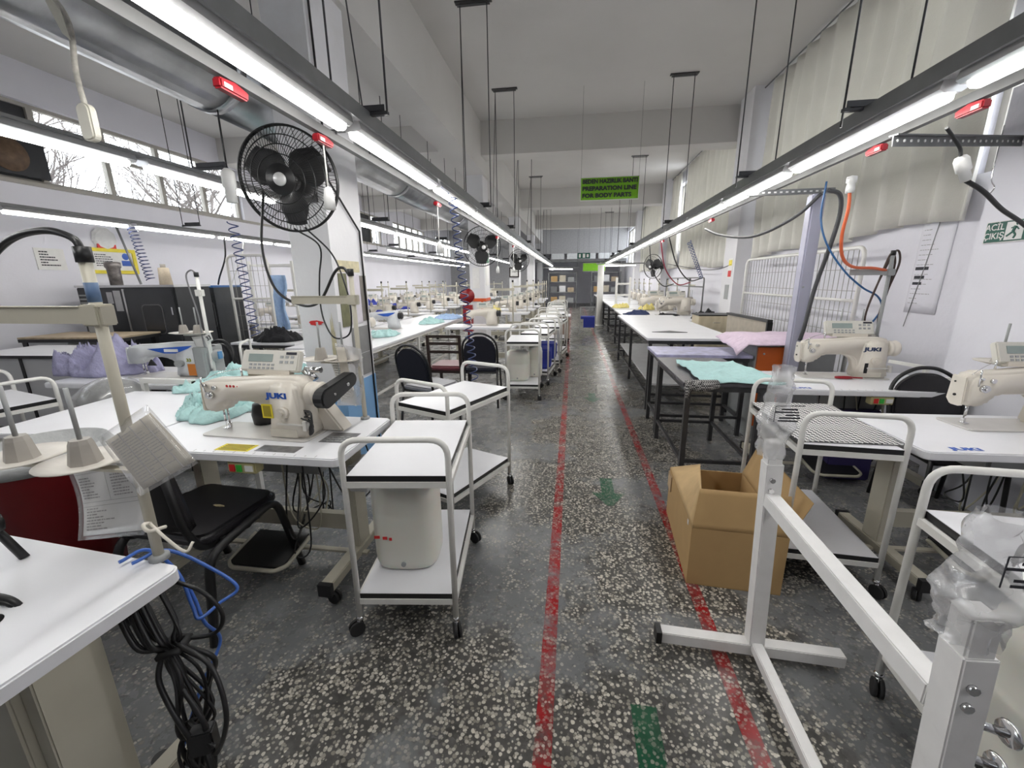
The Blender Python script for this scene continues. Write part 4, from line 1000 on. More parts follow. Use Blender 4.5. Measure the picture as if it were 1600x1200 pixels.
black_cabinet('black machine cabinet with a rounded door window and spool on top', (-5.92, 5.15, 0), R(4), 1.4)
black_cabinet('black machine cabinet with a blue top rim beside the wire rack', (-5.79, 6.05, 0), R(3), .66, 1.44, True)
t = thing('thread_cone', 'cream thread cone standing on the black cabinet', 'thread cone', (-5.52, 5.1, 1.49))
MB().lathe([(0, 0), (.075, 0), (.06, .22), (.03, .225), (0, .225)], 20).build('thread', mat('cream_thread', (.55, .47, .36), .9, 0, .1, 60), t); MB().lathe([(.03, .22), (.032, .27), (0, .27)], 12).build('cone_tip', mat('holder_plastic', (.38, .355, .32), .5), t)
t = thing('exhaust_pipe', 'short mottled exhaust pipe standing on the black cabinet', 'pipe', (-6.25, 5.05, 1.49))
MB().lathe([(.07, 0), (.075, .22), (.09, .24), (.09, .30), (.06, .31), (.05, .2), (0, .2)], 18).build('pipe', mat('mottled_metal', (.22, .20, .19), .4, .5, .5, 20), t)
# notices on the window wall
def framed(name, label, cat, x, y0, y1, z0, z1, fm, content=None, paperm=paper):
    t = thing(name, label, cat, (x, y0, z0))
    w, h = y1 - y0, z1 - z0
    if fm: MB().bx(.001, .03, 0, w, 0, .05).bx(.001, .03, 0, w, h - .05, h).bx(.001, .03, 0, .05, .05, h - .05).bx(.001, .03, w - .05, w, .05, h - .05).build('frame', fm, t)
    e = .05 if fm else 0
    MB().bx(.001, .012, e, w - e, e, h - e).build('sheet', paperm, t)
    return t, w, h
t, w_, h_ = framed('notice_board', 'yellow framed safety notice on the window wall above the cabinets', 'notice', XL, 5.32, 6.02, 1.66, 2.03, yellow)
MB().bx(.0125, .015, w_ * .68, w_ * .88, .12, .20).build('blue_panel', inkb, t)
MB().tube([(.0125, w_ * .78, .26), (.0145, w_ * .78, .26)], .05, 20).build('blue_disc', inkb, t)
print_lines(t, (.013, .08, .30), (.013, w_ * .6, .30), (.013, w_ * .6, .08), (.013, .08, .08), 6, 4, ink, .4)
t, w_, h_ = framed('wall_notice', 'white notice sheet on the window wall beside the yellow frame', 'notice', XL, 4.72, 5.05, 1.70, 1.98, None)
print_lines(t, (.0135, .02, .26), (.0135, .31, .26), (.0135, .31, .02), (.0135, .02, .02), 6, 14, ink, .45)
t = thing('wall_sign', 'white and red rosette sign above the yellow framed notice', 'sign', (XL, 5.62, 2.03))
MB().lathe([(0, 0), (.18, 0), (.14, .02), (0, .03)], 9, Matrix.Translation((.01, 0, .13)) @ Matrix.Rotation(PI / 2, 4, 'Y'), smooth=False).build('rosette', inkw, t); MB().bx(.01, .03, -.13, .13, .0, .06).build('red_band', inkr, t)
t = thing('wire_rack', 'tall white shelf rack with blue garments behind the wire rack', 'rack', (-5.0, 6.75, 0), R(3))
for x in (-.38, .38):
    for y in (-.25, .25): MB().bx(x - .02, x + .02, y - .02, y + .02, 0, 1.85).build('post', white, t)
for z in (.25, .75, 1.2, 1.8): MB().bx(-.38, .38, -.25, .25, z - .03, z).build('shelf', white, t)
tag(MB().grid(lambda u, v: (-4.98 + .26 * u + .03 * math.sin(v * 9), 6.42 + .05 * math.sin(u * 9 + v * 3), 1.62 - .95 * v), 10, 12).build('garment', skyblue, solid=.03), 'sky blue garment hanging on the white shelf rack', 'garment')
make_roll_cage('white wire rack in front of the shelf rack with blue garments', (-4.58, 5.50, 0), R(5), .58, 1.88, bars=8)
# coil hoses at the left
for lab, p, q in (('dark blue coiled air hose hanging in front of the wire rack', (-3.42, 4.0, 2.1), (-3.36, 4.0, .95)), ('dark coiled air hose beside the yellow framed notice', (-5.44, 4.72, 2.2), (-5.30, 4.7, 1.55))):
    tag(MB().tube(coil(p, q, .045, 15, 12), .006, 5).build('air_hose', coilm), lab, 'hose')
tag(MB().tube([(-6.12, 5.1, 2.3), (-5.92, 5.1, 1.50)], .014, 7).build('pipe', trunk), 'thin grey air pipe dropping onto the black cabinet', 'pipe')
hose('power_cable', 'black cable dropping behind the black cabinets', 'cable', [(-5.40, 6.1, 2.2), (-5.44, 6.1, 1.9), (-5.6, 6.1, 1.6), (-5.65, 6.1, 1.48)], .012, black)
hose('power_cable', 'white cable dropping behind the black cabinets', 'cable', [(-5.40, 6.5, 2.18), (-5.5, 6.5, 1.9), (-5.75, 6.5, 1.5), (-5.8, 6.5, 1.2)], .008, white)
# dark exhaust unit in the first window
t = thing('exhaust_fan', 'dark boxed exhaust fan filling the first window bay', 'fan', (XL - .03, 4.72, 2.86))
MB().bx(0, .06, -.40, .40, 0, .46).build('housing', cab, t); MB().lathe([(0, 0), (.2, 0), (.2, .02), (0, .03)], 24, Matrix.Translation((.06, 0, .23)) @ Matrix.Rotation(PI / 2, 4, 'Y')).build('fan_disc', mat('rusty', (.16, .10, .06), .6, 0, .4), t)

# ================================================================== FANS
FANA = (.16, -1, -.16)
make_fan('large black caged fan on the blue-footed column with a chrome badge', (-1.715, 2.50, 2.10), FANA, .29, (-1.85, 2.92, 2.12))
make_fan('black caged fan on the second column', (-1.70, 8.0, 2.12), (.5, -1, -.2), .36, (-1.85, 8.39, 2.15), spokes=50)
make_fan('black caged fan on the third column beyond the clock', (-1.70, 13.5, 2.1), (.5, -1, -.2), .34, (-1.85, 13.84, 2.1), spokes=36)
make_fan('black wall fan on the window wall beyond the blue-footed column', (-6.55, 11.3, 1.85), (1, -.6, -.1), .36, (-6.99, 11.5, 1.85), spokes=36)
make_fan('black caged fan on the pilaster beyond the lead gantry', (2.3, 13.0, 1.85), (-1, -.8, -.1), .34, (2.62, 13.31, 1.85), spokes=36)
hose('power_cable', 'thin black cable looping down the blue-footed column below the fan', 'cable', [(-1.80, 2.62, 1.84), (-1.80, 2.88, 1.75), (-1.84, 2.90, 1.55), (-1.86, 2.90, 1.38), (-1.82, 2.86, 1.22), (-1.74, 2.84, 1.10), (-1.62, 2.84, 1.13), (-1.60, 2.86, 1.3), (-1.64, 2.88, 1.5), (-1.72, 2.89, 1.70), (-1.75, 2.66, 1.85)], .006, black)
t = thing('hanging_socket', 'white hanging socket on a wire in front of the large fan', 'socket', (-1.86, 2.20, 1.93))
MB().tube([(0, 0, .17), (.0, 0, .45)], .004, 5).build('wire', black, t); MB().lathe([(0, 0), (.028, .0), (.028, .07), (.034, .075), (.034, .15), (.015, .17), (0, .17)], 14).build('socket_body', inkw, t)
t = thing('hanging_socket', 'cream socket hanging on a taped white lead before the silver duct', 'socket', (-1.57, 1.30, 1.955))
MB().prism([(x, z + .055) for x, z in rrect(.05, .11, .02, 4)], -.014, .014, 'y').build('socket_body', mat('cream_plastic', (.62, .60, .52), .4), t, bev=.005)
MB().tube(spline([(0, 0, .10), (-.005, 0, .2), (.01, 0, .30), (.0, 0, .36), (-.03, -.02, .42), (-.06, -.06, .50)], 6), .008, 7).build('lead', mat('taped_lead', (.50, .48, .43), .6, 0, .4, 40), t)
MB().prism([(-.012, .30), (.012, .28), (.0, .36), (-.05, .46), (-.07, .45)], -.008, .008, 'y').build('taped_joint', mat('cream_plastic', (.62, .60, .52), .4), t)
for lab, x, y, z, zt in (('white hanging socket beside the blue-footed column below the red tap-off box', -1.235, 2.11, 1.86, 2.16), ('white hanging socket on a white lead under the duct beyond the blue-footed column', -1.235, 3.9, 1.75, 2.16), ('white hanging socket on a lead before the second column', -1.235, 7.0, 1.62, 2.16), ('white hanging socket under the aisle light rail beyond the second column', -1.235, 8.9, 1.66, 2.16)):
    t = thing('hanging_socket', lab, 'socket', (x, y, z)); MB().tube([(0, 0, .1), (0, 0, zt - z)], .004, 5).build('lead', white, t); MB().lathe([(0, 0), (.028, 0), (.026, .06), (.018, .10), (0, .11)], 12).build('socket_body', inkw, t)

# ================================================================== TROLLEYS ALONG THE GANGWAY
make_cart('white trolley holding a milky drum marked in red on its lower shelf', (-.715, 1.745, 0), R(7))
make_cart('empty white trolley standing askew behind the trolley with the milky drum', (-.765, 2.62, 0), R(-24))
def drum(label, loc, w=.30, d=.25, h=.46, rz=0, red_mark=False):
    t = thing('plastic_drum', label, 'drum', loc, rz); mb = MB(); n = 36; rings = []
    prof = [(.0, 0), (.80, 0), (.93, .012), (.985, .04), (1, .08), (1, h * .55), (.985, h * .57), (1, h * .60), (1, h * .80), (.93, h * .92), (.70, h * .985), (.3, h), (0, h)]
    vs = []
    for s, z in prof:
        for k in range(n):
            a = 2 * PI * k / n; c, q = math.cos(a), math.sin(a); e = .62
            vs.append((s * w / 2 * math.copysign(abs(c) ** e, c), s * d / 2 * math.copysign(abs(q) ** e, q), z))
    mb.add(vs, [(i * n + k, i * n + (k + 1) % n, (i + 1) * n + (k + 1) % n, (i + 1) * n + k) for i in range(len(prof) - 1) for k in range(n)], True)
    mb.build('body', jugm, t)
    MB().tube([(0, -d / 2 - .006, .045), (0, -d / 2 + .01, .045)], .011, 12).build('drain_plug', machg, t)
    if red_mark:
        m = MB()
        for x, zz, w_ in ((-.11, .185, .025), (-.075, .18, .02), (-.05, .175, .012)): m.box((x, -d / 2 - .0015, zz), (w_, .002, .014))
        m.build('red_mark', inkr, t)
    return t
drum('milky plastic drum with red marks on the lower shelf of the first trolley', (-.745, 1.66, .206), .30, .25, .50, R(7), True)
CG = 'white trolleys lined up along the gangway'
make_cart('white trolley carrying two round milky drums, first of the line by the chairs', (-.62, 5.42, 0), R(3))
drum('milky plastic drum leaning on the trolley before the line of white trolleys', (-.70, 5.12 + .25, .206), .32, .28, .40, R(5))
drum('second milky plastic drum on the trolley by the black chairs', (-.50, 5.62, .206), .22, .26, .42, R(5))
c0_ = make_cart('white trolley in the line along the red floor line', (-.50, 6.25, 0), R(-6), CG)
for x, y, a in ((-.42, 7.1, 4), (-.34, 8.0, -8), (-.50, 8.9, 5), (-.36, 9.8, 0), (-.42, 11.2, 6), (-.38, 12.4, -4)): dup(c0_, (x, y, 0), R(a))
for k, (x, y, z) in enumerate(((-.45, 6.25, .206), (-.40, 7.1, .206))):
    tag(MB().bx(x - .15, x + .15, y - .22, y + .22, z, z + .30 - .05 * k).build('fabric_bundle', royal, bev=.03, seg=2), ('royal blue fabric bundle on the lower shelf of the second lined-up trolley', 'royal blue fabric bundle on the lower shelf of the third lined-up trolley')[k], 'fabric')
t = thing('wooden_crate', 'pinkish plywood cart at the end of the trolley line', 'crate', (-.25, 10.5, 0))
MB().bx(-.2, .2, -.3, .3, .1, .62).build('body', mat('plywood', (.52, .40, .33), .7), t); MB().bx(-.22, .22, -.32, .32, .62, .65).build('top', lam, t)
for x in (-.17, .17):
    for y in (-.27, .27): MB().bx(x - .02, x + .02, y - .02, y + .02, 0, .1).build('foot', black, t)

# ================================================================== CHAIRS LEFT OF THE GANGWAY
make_banquet_chair('dark blue round-backed chair beside the blue footed column', (-1.43, 4.0, 0), R(-22), mat('grey_vinyl', (.30, .30, .32), .4), navy)
make_banquet_chair('black round-backed chair behind the coiled hose', (-1.08, 4.95, 0), R(4), navy, navy)
t = thing('chair', 'dark wooden ladder-back chair with a maroon seat', 'chair', (-1.50, 4.95, 0), R(0))
MB().prism(rrect(.42, .42, .05, 4), .44, .50, 'z').build('seat', maroon, t, bev=.02, seg=3)
for s in (-1, 1):
    MB().beam((s * .195, -.20, 0), (s * .195, -.25, .88), .032).build('leg', darkwood, t); MB().beam((s * .19, .19, 0), (s * .19, .19, .44), .034).build('leg', darkwood, t)
for z in (.865, .78, .68): MB().beam((-.195, -.205 - z * .053, z), (.195, -.205 - z * .053, z), .018, .035).build('back_slat', darkwood, t)
MB().bx(-.19, .19, -.2, .2, .41, .44).build('apron', darkwood, t)
tag(MB().tube(coil((-1.01, 3.6, 2.2), (-.87, 3.6, .62), .035, 24, 10), .0055, 5).build('air_hose', coilm), 'dark blue coiled air hose hanging in front of the round-backed chairs', 'hose')

# ================================================================== LEFT ROWS BEYOND THE COLUMN
make_work_table('long white table with mint and blue garments beyond the blue-footed column', (-2.78, 6.75, 0), 1.06, 4.8, TZ, leg=white, nleg=4)
cloth('garment', mint, 'mint garment lying at the machine end of the long white table', 'garment', (-2.62, 5.55, TZ), .22, .28, .10, 12, .3)
cloth('garment', mint, 'mint garment in the middle of the long white table', 'garment', (-2.55, 7.35, TZ), .22, .34, .11, 15, .1)
cloth('garment', skyblue, 'pale blue garment at the column end of the long white table', 'garment', (-2.50, 8.3, TZ), .25, .45, .10, 18, 0)
# machine rows (table, head and stand are copied)
pt = make_table_sew('white sewing table in the row behind the long white table', (-3.85, 19.9, 0), 0, group='sewing tables in the row behind the long white table', full=False, ruler=False, cas=False)
pm = make_machine('cream sewing machine in the row behind the long white table', (-3.85 - .2, 19.92, TZ), 0, full=False, group='sewing machines in the row behind the long white table')
ps = make_stand('thread stand in the row behind the long white table', (-3.35, 20.12, TZ), 0, group='thread stands in the row behind the long white table', h=.72, dz=.30, off=.09, pitch=.14)
# sub-part free copies would lose discs: dup copies sub-parts as well
rr_ = random.Random(8)
rowsL = [(-3.96, [6.0, 7.2, 8.4, 9.6, 10.8, 12.2, 13.6, 15.0, 16.6, 18.4], 0), (-5.85, [7.4, 8.8, 10.2, 11.6, 13.0, 14.4, 15.8, 17.4], 0), (-1.55, [6.9, 9.9, 11.1, 12.4, 14.9, 16.2, 17.6], 0)]
for (x, yl, a), wh in zip(rowsL, ('in the row behind the long white table', 'in the row along the high window wall', 'in the row between the columns and the white trolleys')):
    for y in yl:
        j = rr_.uniform(-.05, .05); gr = ' ' + wh
        dup(pt, (x + j, y, 0), R(a), 'white sewing table ' + wh, 'sewing tables' + gr); dup(pm, (x - .2 + j, y + .02, TZ), R(rr_.uniform(-4, 4)), 'cream sewing machine ' + wh, 'sewing machines' + gr); dup(ps, (x + .5 + j, y + .22, TZ), 0, 'thread stand ' + wh, 'thread stands' + gr)
# white-blue head on the row behind the long table
for x, y in ((-3.0, 6.35),):
    t = make_machine('white sewing machine with a blue panel behind the long white table', (x - .2, y, TZ + .003), 0, full=False, panel=False, body=MATS['white_machine'])
    MB().prism([(.12, .235), (.43, .262), (.40, .24), (.31, .20), (.23, .20)], -.0685, -.0660, 'y').build('blue_panel', inkb, t)
t = make_machine('large cream sewing machine at the end of the long white table', (-3.15, 5.0, TZ + .003), 0, brand='JUKI', full=True, brandm=ink); t.scale = (1.25, 1.2, 1.15)
# fabric piles, clutter
CL = [('fabric_pile', royal, 'blue fabric pile on the tables before the window wall', (-5.3, 11.0, TZ), .9, .25, .26), ('fabric_pile', royal, 'long blue fabric pile on the tables behind the long white table', (-4.9, 9.5, TZ), .3, .8, .28), ('fabric_pile', yellowc, 'yellow fabric heap beside the orange taped column', (-1.85, 9.85, TZ), .16, .16, .2), ('fabric_pile', lav, 'lavender fabric pile beside the black cabinets', (-6.3, 6.62, TZ), .3, .3, .2)]
for i, (nm, mm, lab, c, sx, sy, h) in enumerate(CL): cloth(nm, mm, lab, 'fabric', c, sx, sy, h, 30 + i, 0, n=26)
make_work_table('white table under the fabric piles behind the long white table', (-4.9, 9.6, 0), .66, 2.4, TZ, leg=white)
make_work_table('white table beside the black cabinets', (-6.4, 6.62, 0), .8, .8, TZ, leg=darks)
make_work_table('white table under the blue fabric before the window wall', (-5.35, 11.0, 0), 1.0, .7, TZ, leg=darks) if False else None
t = thing('table_fan', 'red round fan on a red stand at the second column', 'fan', (-1.98, 7.85, 0))
MB().lathe([(0, 0), (.15, 0), (.15, .03), (.03, .05), (0, .05)], 18).build('base', red, t); MB().tube([(0, 0, .05), (0, 0, 1.15)], .02, 8).build('pole', red, t); MB().lathe([(0, 0), (.14, 0), (.14, .05), (0, .06)], 22, Matrix.Translation((0, 0, 1.22)) @ Matrix.Rotation(PI / 2, 4, 'X')).build('fan_head', dred, t)
MB().bx(-.09, .09, -.05, .05, .55, 1.05).build('control_box', red, t)
t = thing('wall_clock', 'square framed clock on the third column', 'clock', (-1.90, 13.842, 1.75)); MB().bx(-.16, .16, -.03, 0, -.16, .16).build('frame', darkwood, t); MB().bx(-.12, .12, -.036, -.03, -.12, .12).build('dial', paper, t); MB().bx(-.006, .006, -.04, -.037, 0, .09).bx(0, .06, -.04, -.037, -.005, .005).build('hands', ink, t)

# ================================================================== RIGHT FOREGROUND
# --- garment rack base in white square tube
t = thing('garment_rack', 'white square-tube garment rack base with film-wrapped uprights', 'garment rack', (.76, 1.10, 0))
MB().beam((-.36, .40, .055), (.32, .37, .055), .05).build('foot', white2, t, bev=.003)
MB().bx(-.380, -.358, .372, .428, .028, .082).build('end_cap', black, t)
MB().beam((-.36, -.38, .055), (.33, -.41, .055), .05).build('foot', white2, t, bev=.003)
MB().beam((.0, .385, .075), (-.02, -.42, .075), .04).build('base_rail', white2, t, bev=.003)
for y, hx in ((.385, -.035), (-.395, -.048)):
    o = MB().beam((.0, y, .08), (hx, y, .86), .056).build('upright', white2, t, bev=.003)
    MB().beam((hx, y, .84), (hx - .004, y, .94), .048).build('sleeve', white2, t, bev=.004)
    for z in (.80, .76): MB().tube([(hx - .005, y - .028, z), (hx - .005, y - .036, z)], .009, 8).build('bolt', chrome, o)
    def bag(u, v, y=y, hx=hx):
        a = 2 * PI * u; z = .885 + (.325 if y > 0 else .24) * v
        rr = .040 + .022 * math.exp(-((v - .38) / .12) ** 2) + .018 * noise.noise(Vector((math.cos(a) * 2.2, math.sin(a) * 2.2, v * 9 + y))) - .012 * v
        return (hx - .01 + rr * math.cos(a) * 1.1, y + rr * math.sin(a), z)
    MB().grid(bag, 22, 26).build('wrapping_film', plas, t, smooth=True)
    m = MB(); r_ = random.Random(int(y * 10))
    for k in range(5):
        x0 = hx - .06; m.box((hx + .0 + r_.uniform(-.01, .02), y - .062, 1.035 + k * .010), (r_.uniform(.04, .08), .001, .005))
    m.beam((hx - .045, y - .060, 1.03), (hx - .045, y - .060, 1.085), .0015).beam((hx - .045, y - .060, 1.085), (hx + .045, y - .06, 1.088), .0015)
    m.build('film_print', ink, t)
    for z in ((.70, .62) if y < 0 else ()): MB().tube([(hx + .03, y, z), (hx + .09, y - .01, z - .01)], .008, 8).lathe([(0, 0), (.022, 0), (.024, .006), (0, .01)], 14, Matrix.Translation((hx + .09, y - .01, z - .01)) @ Matrix.Rotation(PI / 2, 4, 'Y')).build('peg', chrome, t)
MB().beam((-.032, .36, .722), (-.044, -.368, .715), .05).build('top_rail', white2, t, bev=.003)
# --- trolleys on the right
R1 = make_cart('white trolley with a checked cloth on its top shelf', (1.295, 2.27, 0), R(-4))
tag(MB().grid(lambda u, v: (1.30 + (u - .5) * .44 + .04 * (v - .5), 2.29 + (v - .5) * .64, .758 + .006 * noise.noise(Vector((u * 5, v * 6, 1))) + .004), 30, 36).build('checked_cloth', checkm, solid=.003), 'black and white checked cloth spread over a white trolley', 'cloth')
R2 = make_cart('chipped white trolley holding a milky drum beside the garment rack', (1.34, 1.05, 0), R(-4))
drum('large milky plastic drum on the lower shelf of the chipped trolley', (1.29, .98, .206), .36, .34, .46, R(-4))
# --- open cardboard box
t = thing('cardboard_box', 'open brown cardboard box on the floor with raised flaps', 'box', (.845, 2.22, 0), R(-4))
hw, hd, hh, th = .215, .345, .315, .006
MB().bx(-hw, hw, -hd, hd, 0, th).build('bottom', cardin, t)
MB().bx(-hw, -hw + th, -hd, hd, th, hh).bx(hw - th, hw, -hd, hd, th, hh).bx(-hw + th, hw - th, -hd, -hd + th, th, hh).bx(-hw + th, hw - th, hd - th, hd, th, hh).build('walls', card, t)
sheet_quad('front_flap', card, t, (-hw, -hd + .003, hh), (hw, -hd + .003, hh), (hw, -hd + .05, hh + .19), (-hw + .03, -hd + .05, hh + .19), solid=.005)
sheet_quad('left_flap', mat('cardboard_pale', (.55, .38, .19), .8), t, (-hw + .003, -hd, hh), (-hw + .003, hd, hh), (-hw + .17, hd - .03, hh + .05), (-hw + .035, -hd + .05, hh + .185), solid=.005)
sheet_quad('right_flap', card, t, (hw - .003, -hd, hh), (hw - .003, hd, hh), (hw + .06, hd - .02, hh + .20), (hw + .10, -hd + .06, hh + .16), solid=.005)
sheet_quad('back_flap', card, t, (-hw, hd - .003, hh), (hw, hd - .003, hh), (hw, hd + .05, hh - .17), (-hw + .05, hd + .06, hh - .16), solid=.005)
MB().bx(-hw - .008, -hw - .001, .24, .34, hh - .12, hh - .02).build('torn_label', mat('torn_paper', (.50, .36, .22), .9), t)
MB().bx(-hw - .0015, -hw - .0005, -.27, -.25, hh - .03, hh - .005).bx(.08, .09, -hd - .001, -hd - .0002, hh - .09, hh - .05).build('tape_scraps', inkw, t)

# --- right machine stations
make_table_sew('white sewing table with a blue logo behind the checked trolley', (2.10, 2.20, 0), R(2), 1.14, .56, logo='JUKI')
t = make_machine('cream sewing machine with a round-cornered head behind the checked cloth', (1.99, 2.30, TZ), R(3), brand='JUKI'); t.scale = (1.1, 1.1, 1.08)
make_stand('beige thread stand beside the round-cornered machine head', (2.45, 2.46, TZ), 0, h=.62, dz=.30, off=.08, pitch=.15, armlen=.10)
make_table_sew('white sewing table with ruler marks under the long cream machine', (1.985, 3.27, 0), R(1), 1.20, .60, logo='JUKI')
SI = make_machine('cream sewing machine lettered in dark blue beside the pink cloth', (1.80, 3.42, TZ), R(-2), brand='JUKI', brandm=mat('dark_blue_ink', (.03, .05, .12), .5)); SI.scale = (1.13, 1.1, 1.08)
MB().bx(.315, .335, -.0685, -.066, .04, .11).build('oil_window', black, SI)
tag(MB().tube([(2.02 + .055 * math.cos(a), 3.32 + .02 * math.sin(a), TZ + .012) for a in [2 * PI * k / 20 for k in range(20)]], .008, 6, closed=True).tube([(2.07, 3.32, TZ + .012), (2.14, 3.31, TZ + .012)], .006, 6).build('scissors', red), 'red handled thread snips lying on the table under the machine arm', 'scissors')
make_stand('grey thread stand with cables behind the long cream machine', (2.34, 3.56, TZ), 0, h=.90, dz=.30, off=.12, pitch=.15, armlen=.28, m=machg)
t = thing('air_regulator', 'black air regulator with white gauge on the stand behind the long cream machine', 'regulator', (2.28, 3.66, TZ))
MB().bx(-.10, .05, -.03, .03, .24, .32).tube([(-.07, -.03, .28), (-.07, -.06, .28)], .03, 14).tube([(.0, -.03, .28), (.0, -.05, .28)], .025, 14).build('body', black, t, bev=.006); MB().tube([(.08, 0, .0), (.08, 0, .38)], .02, 10).bx(.06, .10, -.03, .0, .20, .32).build('filter', inkw, t); MB().tube([(-.02, .0, 0), (-.02, 0, .25)], .012, 8).build('pole', machg, t)
make_banquet_chair('black tubular chair between the two sewing tables by the lavender wall', (2.32, 2.74, 0), R(176), vinyl, vinyl)
tag(MB().bx(1.95, 2.25, 3.2, 3.45, 0, .55).build('plastic_crate', mat('purple_crate', (.04, .03, .12), .5), bev=.01), 'dark purple crate on the floor under the table of the long cream machine', 'crate')
t = thing('white_bracket_frame', 'white bent tube frame on the table behind the round-cornered machine', 'frame', (2.42, 3.15, TZ))
MB().beam((0, 0, 0), (0, 0, .13), .025).beam((0, 0, .13), (-.16, .12, .15), .022).beam((0, 0, .06), (.22, .0, .045), .02).beam((.22, 0, 0), (.22, 0, .055), .02).build('tubes', white, t)
# --- pink cloth table with orange board
t = thing('ironing_cabinet', 'grey cabinet with an orange front board behind the long cream machine', 'cabinet', (2.05, 4.25, 0), R(2))
MB().bx(-.36, .33, -.18, .30, 0, .93).build('body', machg, t); MB().bx(-.35, .0, -.20, -.18, .12, .88).build('orange_board', orange, t)
MB().tube([(-.30, -.205, .82), (-.30, -.20, .82)], .01, 8).tube([(-.04, -.205, .83), (-.04, -.20, .83)], .01, 8).build('screw', chrome, t)
tag(MB().grid(lambda u, v: (1.50 + .96 * u + .02 * noise.noise(Vector((v * 4, u * 3, 2))), 3.98 + .62 * v - .02 * math.sin(u * 7), (.955 + .012 * noise.noise(Vector((u * 6, v * 6, 3))) - .045 * max(0, .14 - v) / .14 - .10 * max(0, .10 - u) / .10 * (1 - .5 * v))), 40, 26).build('pink_cloth', pink, solid=.006), 'pale pink cloth spread over the grey cabinet', 'cloth')
# --- dark steel tables
TA = make_work_table('dark steel table draped with mint cloth beyond the cardboard box', (1.08, 3.46, 0), .58, 1.0, .79, top=mat('dark_glossy_top', (.10, .095, .11), .25, 0, .3, 10), leg=darks)
tag(MB().grid(lambda u, v: (.90 + .46 * u + .10 * (1 - v) * u + .04 * noise.noise(Vector((v * 3, 2, u))), 2.95 + .72 * v + .03 * noise.noise(Vector((u * 4, 0, 5))), .797 + .012 * (1 - abs(noise.noise(Vector((u * 3 + v * 2, v * 5, 7))))) ** 4 + .012 - .02 * max(0, .08 - v) / .08), 34, 40).build('mint_cloth', mint, solid=.004), 'smooth mint cloth laid on the dark steel table', 'cloth')
tag(MB().tube([(.80, 2.955, .775), (.92, 2.95, .77), (1.02, 2.96, .785)], [.035, .045, .03], 10).tube([(.82, 2.94, .77), (.815, 2.935, .68)], [.03, .02], 8, flat=.4).build('dotted_cloth', dotm), 'rolled black dotted cloth at the corner of the dark steel table', 'cloth')
make_work_table('dark steel table with a lavender patterned cover', (1.24, 4.30, 0), .86, .52, .80, top=lavpat, leg=darks)
make_work_table('large white topped table with a white lower shelf and dark legs', (1.34, 6.42, 0), .98, 3.2, .85, leg=darks, shelf=.32, nleg=3)
tag(MB().prism([(1.00, 5.38), (1.22, 5.33), (1.42, 5.36), (1.24, 5.52)], .8502, .856, 'z').build('dark_folder', darks), 'flat dark template lying on the large white table', 'template')
# --- purple grey post, wall racks
t = thing('steel_post', 'purple grey steel post standing beside the pink cloth', 'post', (1.94, 3.93, 0))
MB().bx(-.05, .05, -.05, .05, 0, 2.15).build('post', purple, t, bev=.012); MB().bx(-.09, .09, -.09, .09, 0, .012).build('base_plate', purple, t)
MB().tube([(-.02, -.051, 1.42), (-.02, -.056, 1.42)], .008, 8).build('screw', machg, t)
t = thing('slotted_angle', 'dark slotted angle bar from the post to the light rail', 'bracket', (1.46, 3.93, 2.155))
MB().bx(-.05, .62, -.02, .02, 0, .006).bx(-.05, .62, .016, .02, .006, .045).build('angle', trunk, t)
m = MB()
for k in range(14): m.bx(-.02 + k * .045, .0 + k * .045, .0145, .0155, .018, .030)
m.build('slots', inkw, t)
t = thing('slotted_angle', 'dark slotted angle bar from the light rail to the lavender wall', 'bracket', (1.55, 2.52, 2.15))
M_ = Matrix.Rotation(R(28), 4, 'Z')
m = MB(); m.beam((0, 0, 0), (1.09, .62, .12), .006, .05); m.beam((0, 0, .025), (1.09, .62, .145), .04, .006); m.build('angle', trunk, t)
m = MB(); d_ = Vector((1.09, .62, .12))
for k in range(22): m.tube([d_ * ((k + .5) / 22) + Vector((.003, -.0055, 0)) * .6, d_ * ((k + .5) / 22) + Vector((.004, -.007, 0))], .007, 8)
m.build('holes', inkw, t)
t = thing('wire_hook', 'bent wire hook hanging from the slotted angle near the lavender wall', 'hook', (2.42, 3.02, 1.98))
MB().tube(spline([(0, 0, .35), (0, 0, .12), (.005, 0, .06), (.03, 0, .02), (.0, 0, -.02), (-.035, 0, .0), (-.04, 0, .03)], 6), .0035, 6).build('hook', chrome, t)
make_roll_cage('wire rack between the purple grey post and the lavender wall', (2.60, 4.78, 0), R(90), .95, 1.76, bars=12)
make_roll_cage('wire rack beside the first pilaster on the curtained wall', (2.60, 6.15, 0), R(90), 1.55, 1.76, bars=18)
t = thing('drawer_unit', 'pale wood drawer unit against the first pilaster', 'drawer unit', (2.25, 7.16, 0)); MB().bx(-.25, .28, -.2, .2, 0, .92).build('body', drawerw, t); MB().bx(-.26, .29, -.21, .21, .92, .94).build('top', edge, t)
for z in (.15, .45, .72): d2 = MB().bx(-.24, .27, -.215, -.20, z, z + .2).build('drawer', drawerw, t, bev=.004); MB().tube(fillet([(-.04, -.215, z + .1), (-.04, -.235, z + .1), (.06, -.235, z + .1), (.06, -.215, z + .1)], .01), .004, 6).build('handle', chrome, d2)
t = thing('beige_panel', 'beige ribbed panel leaning behind the pink cloth', 'panel', (2.22, 5.7, 0), R(3)); MB().bx(-.02, .02, -.55, .55, .0, 1.0).build('board', mat('beige_rib', (.45, .40, .33), .7), t); MB().bx(-.03, .03, -.57, .57, 1.0, 1.03).bx(-.03, .03, -.58, -.55, .0, 1.0).build('edging', edge, t)
make_work_table('low white table by the pale wood drawer unit', (2.25, 7.9, 0), .75, 1.0, .80, leg=darks)
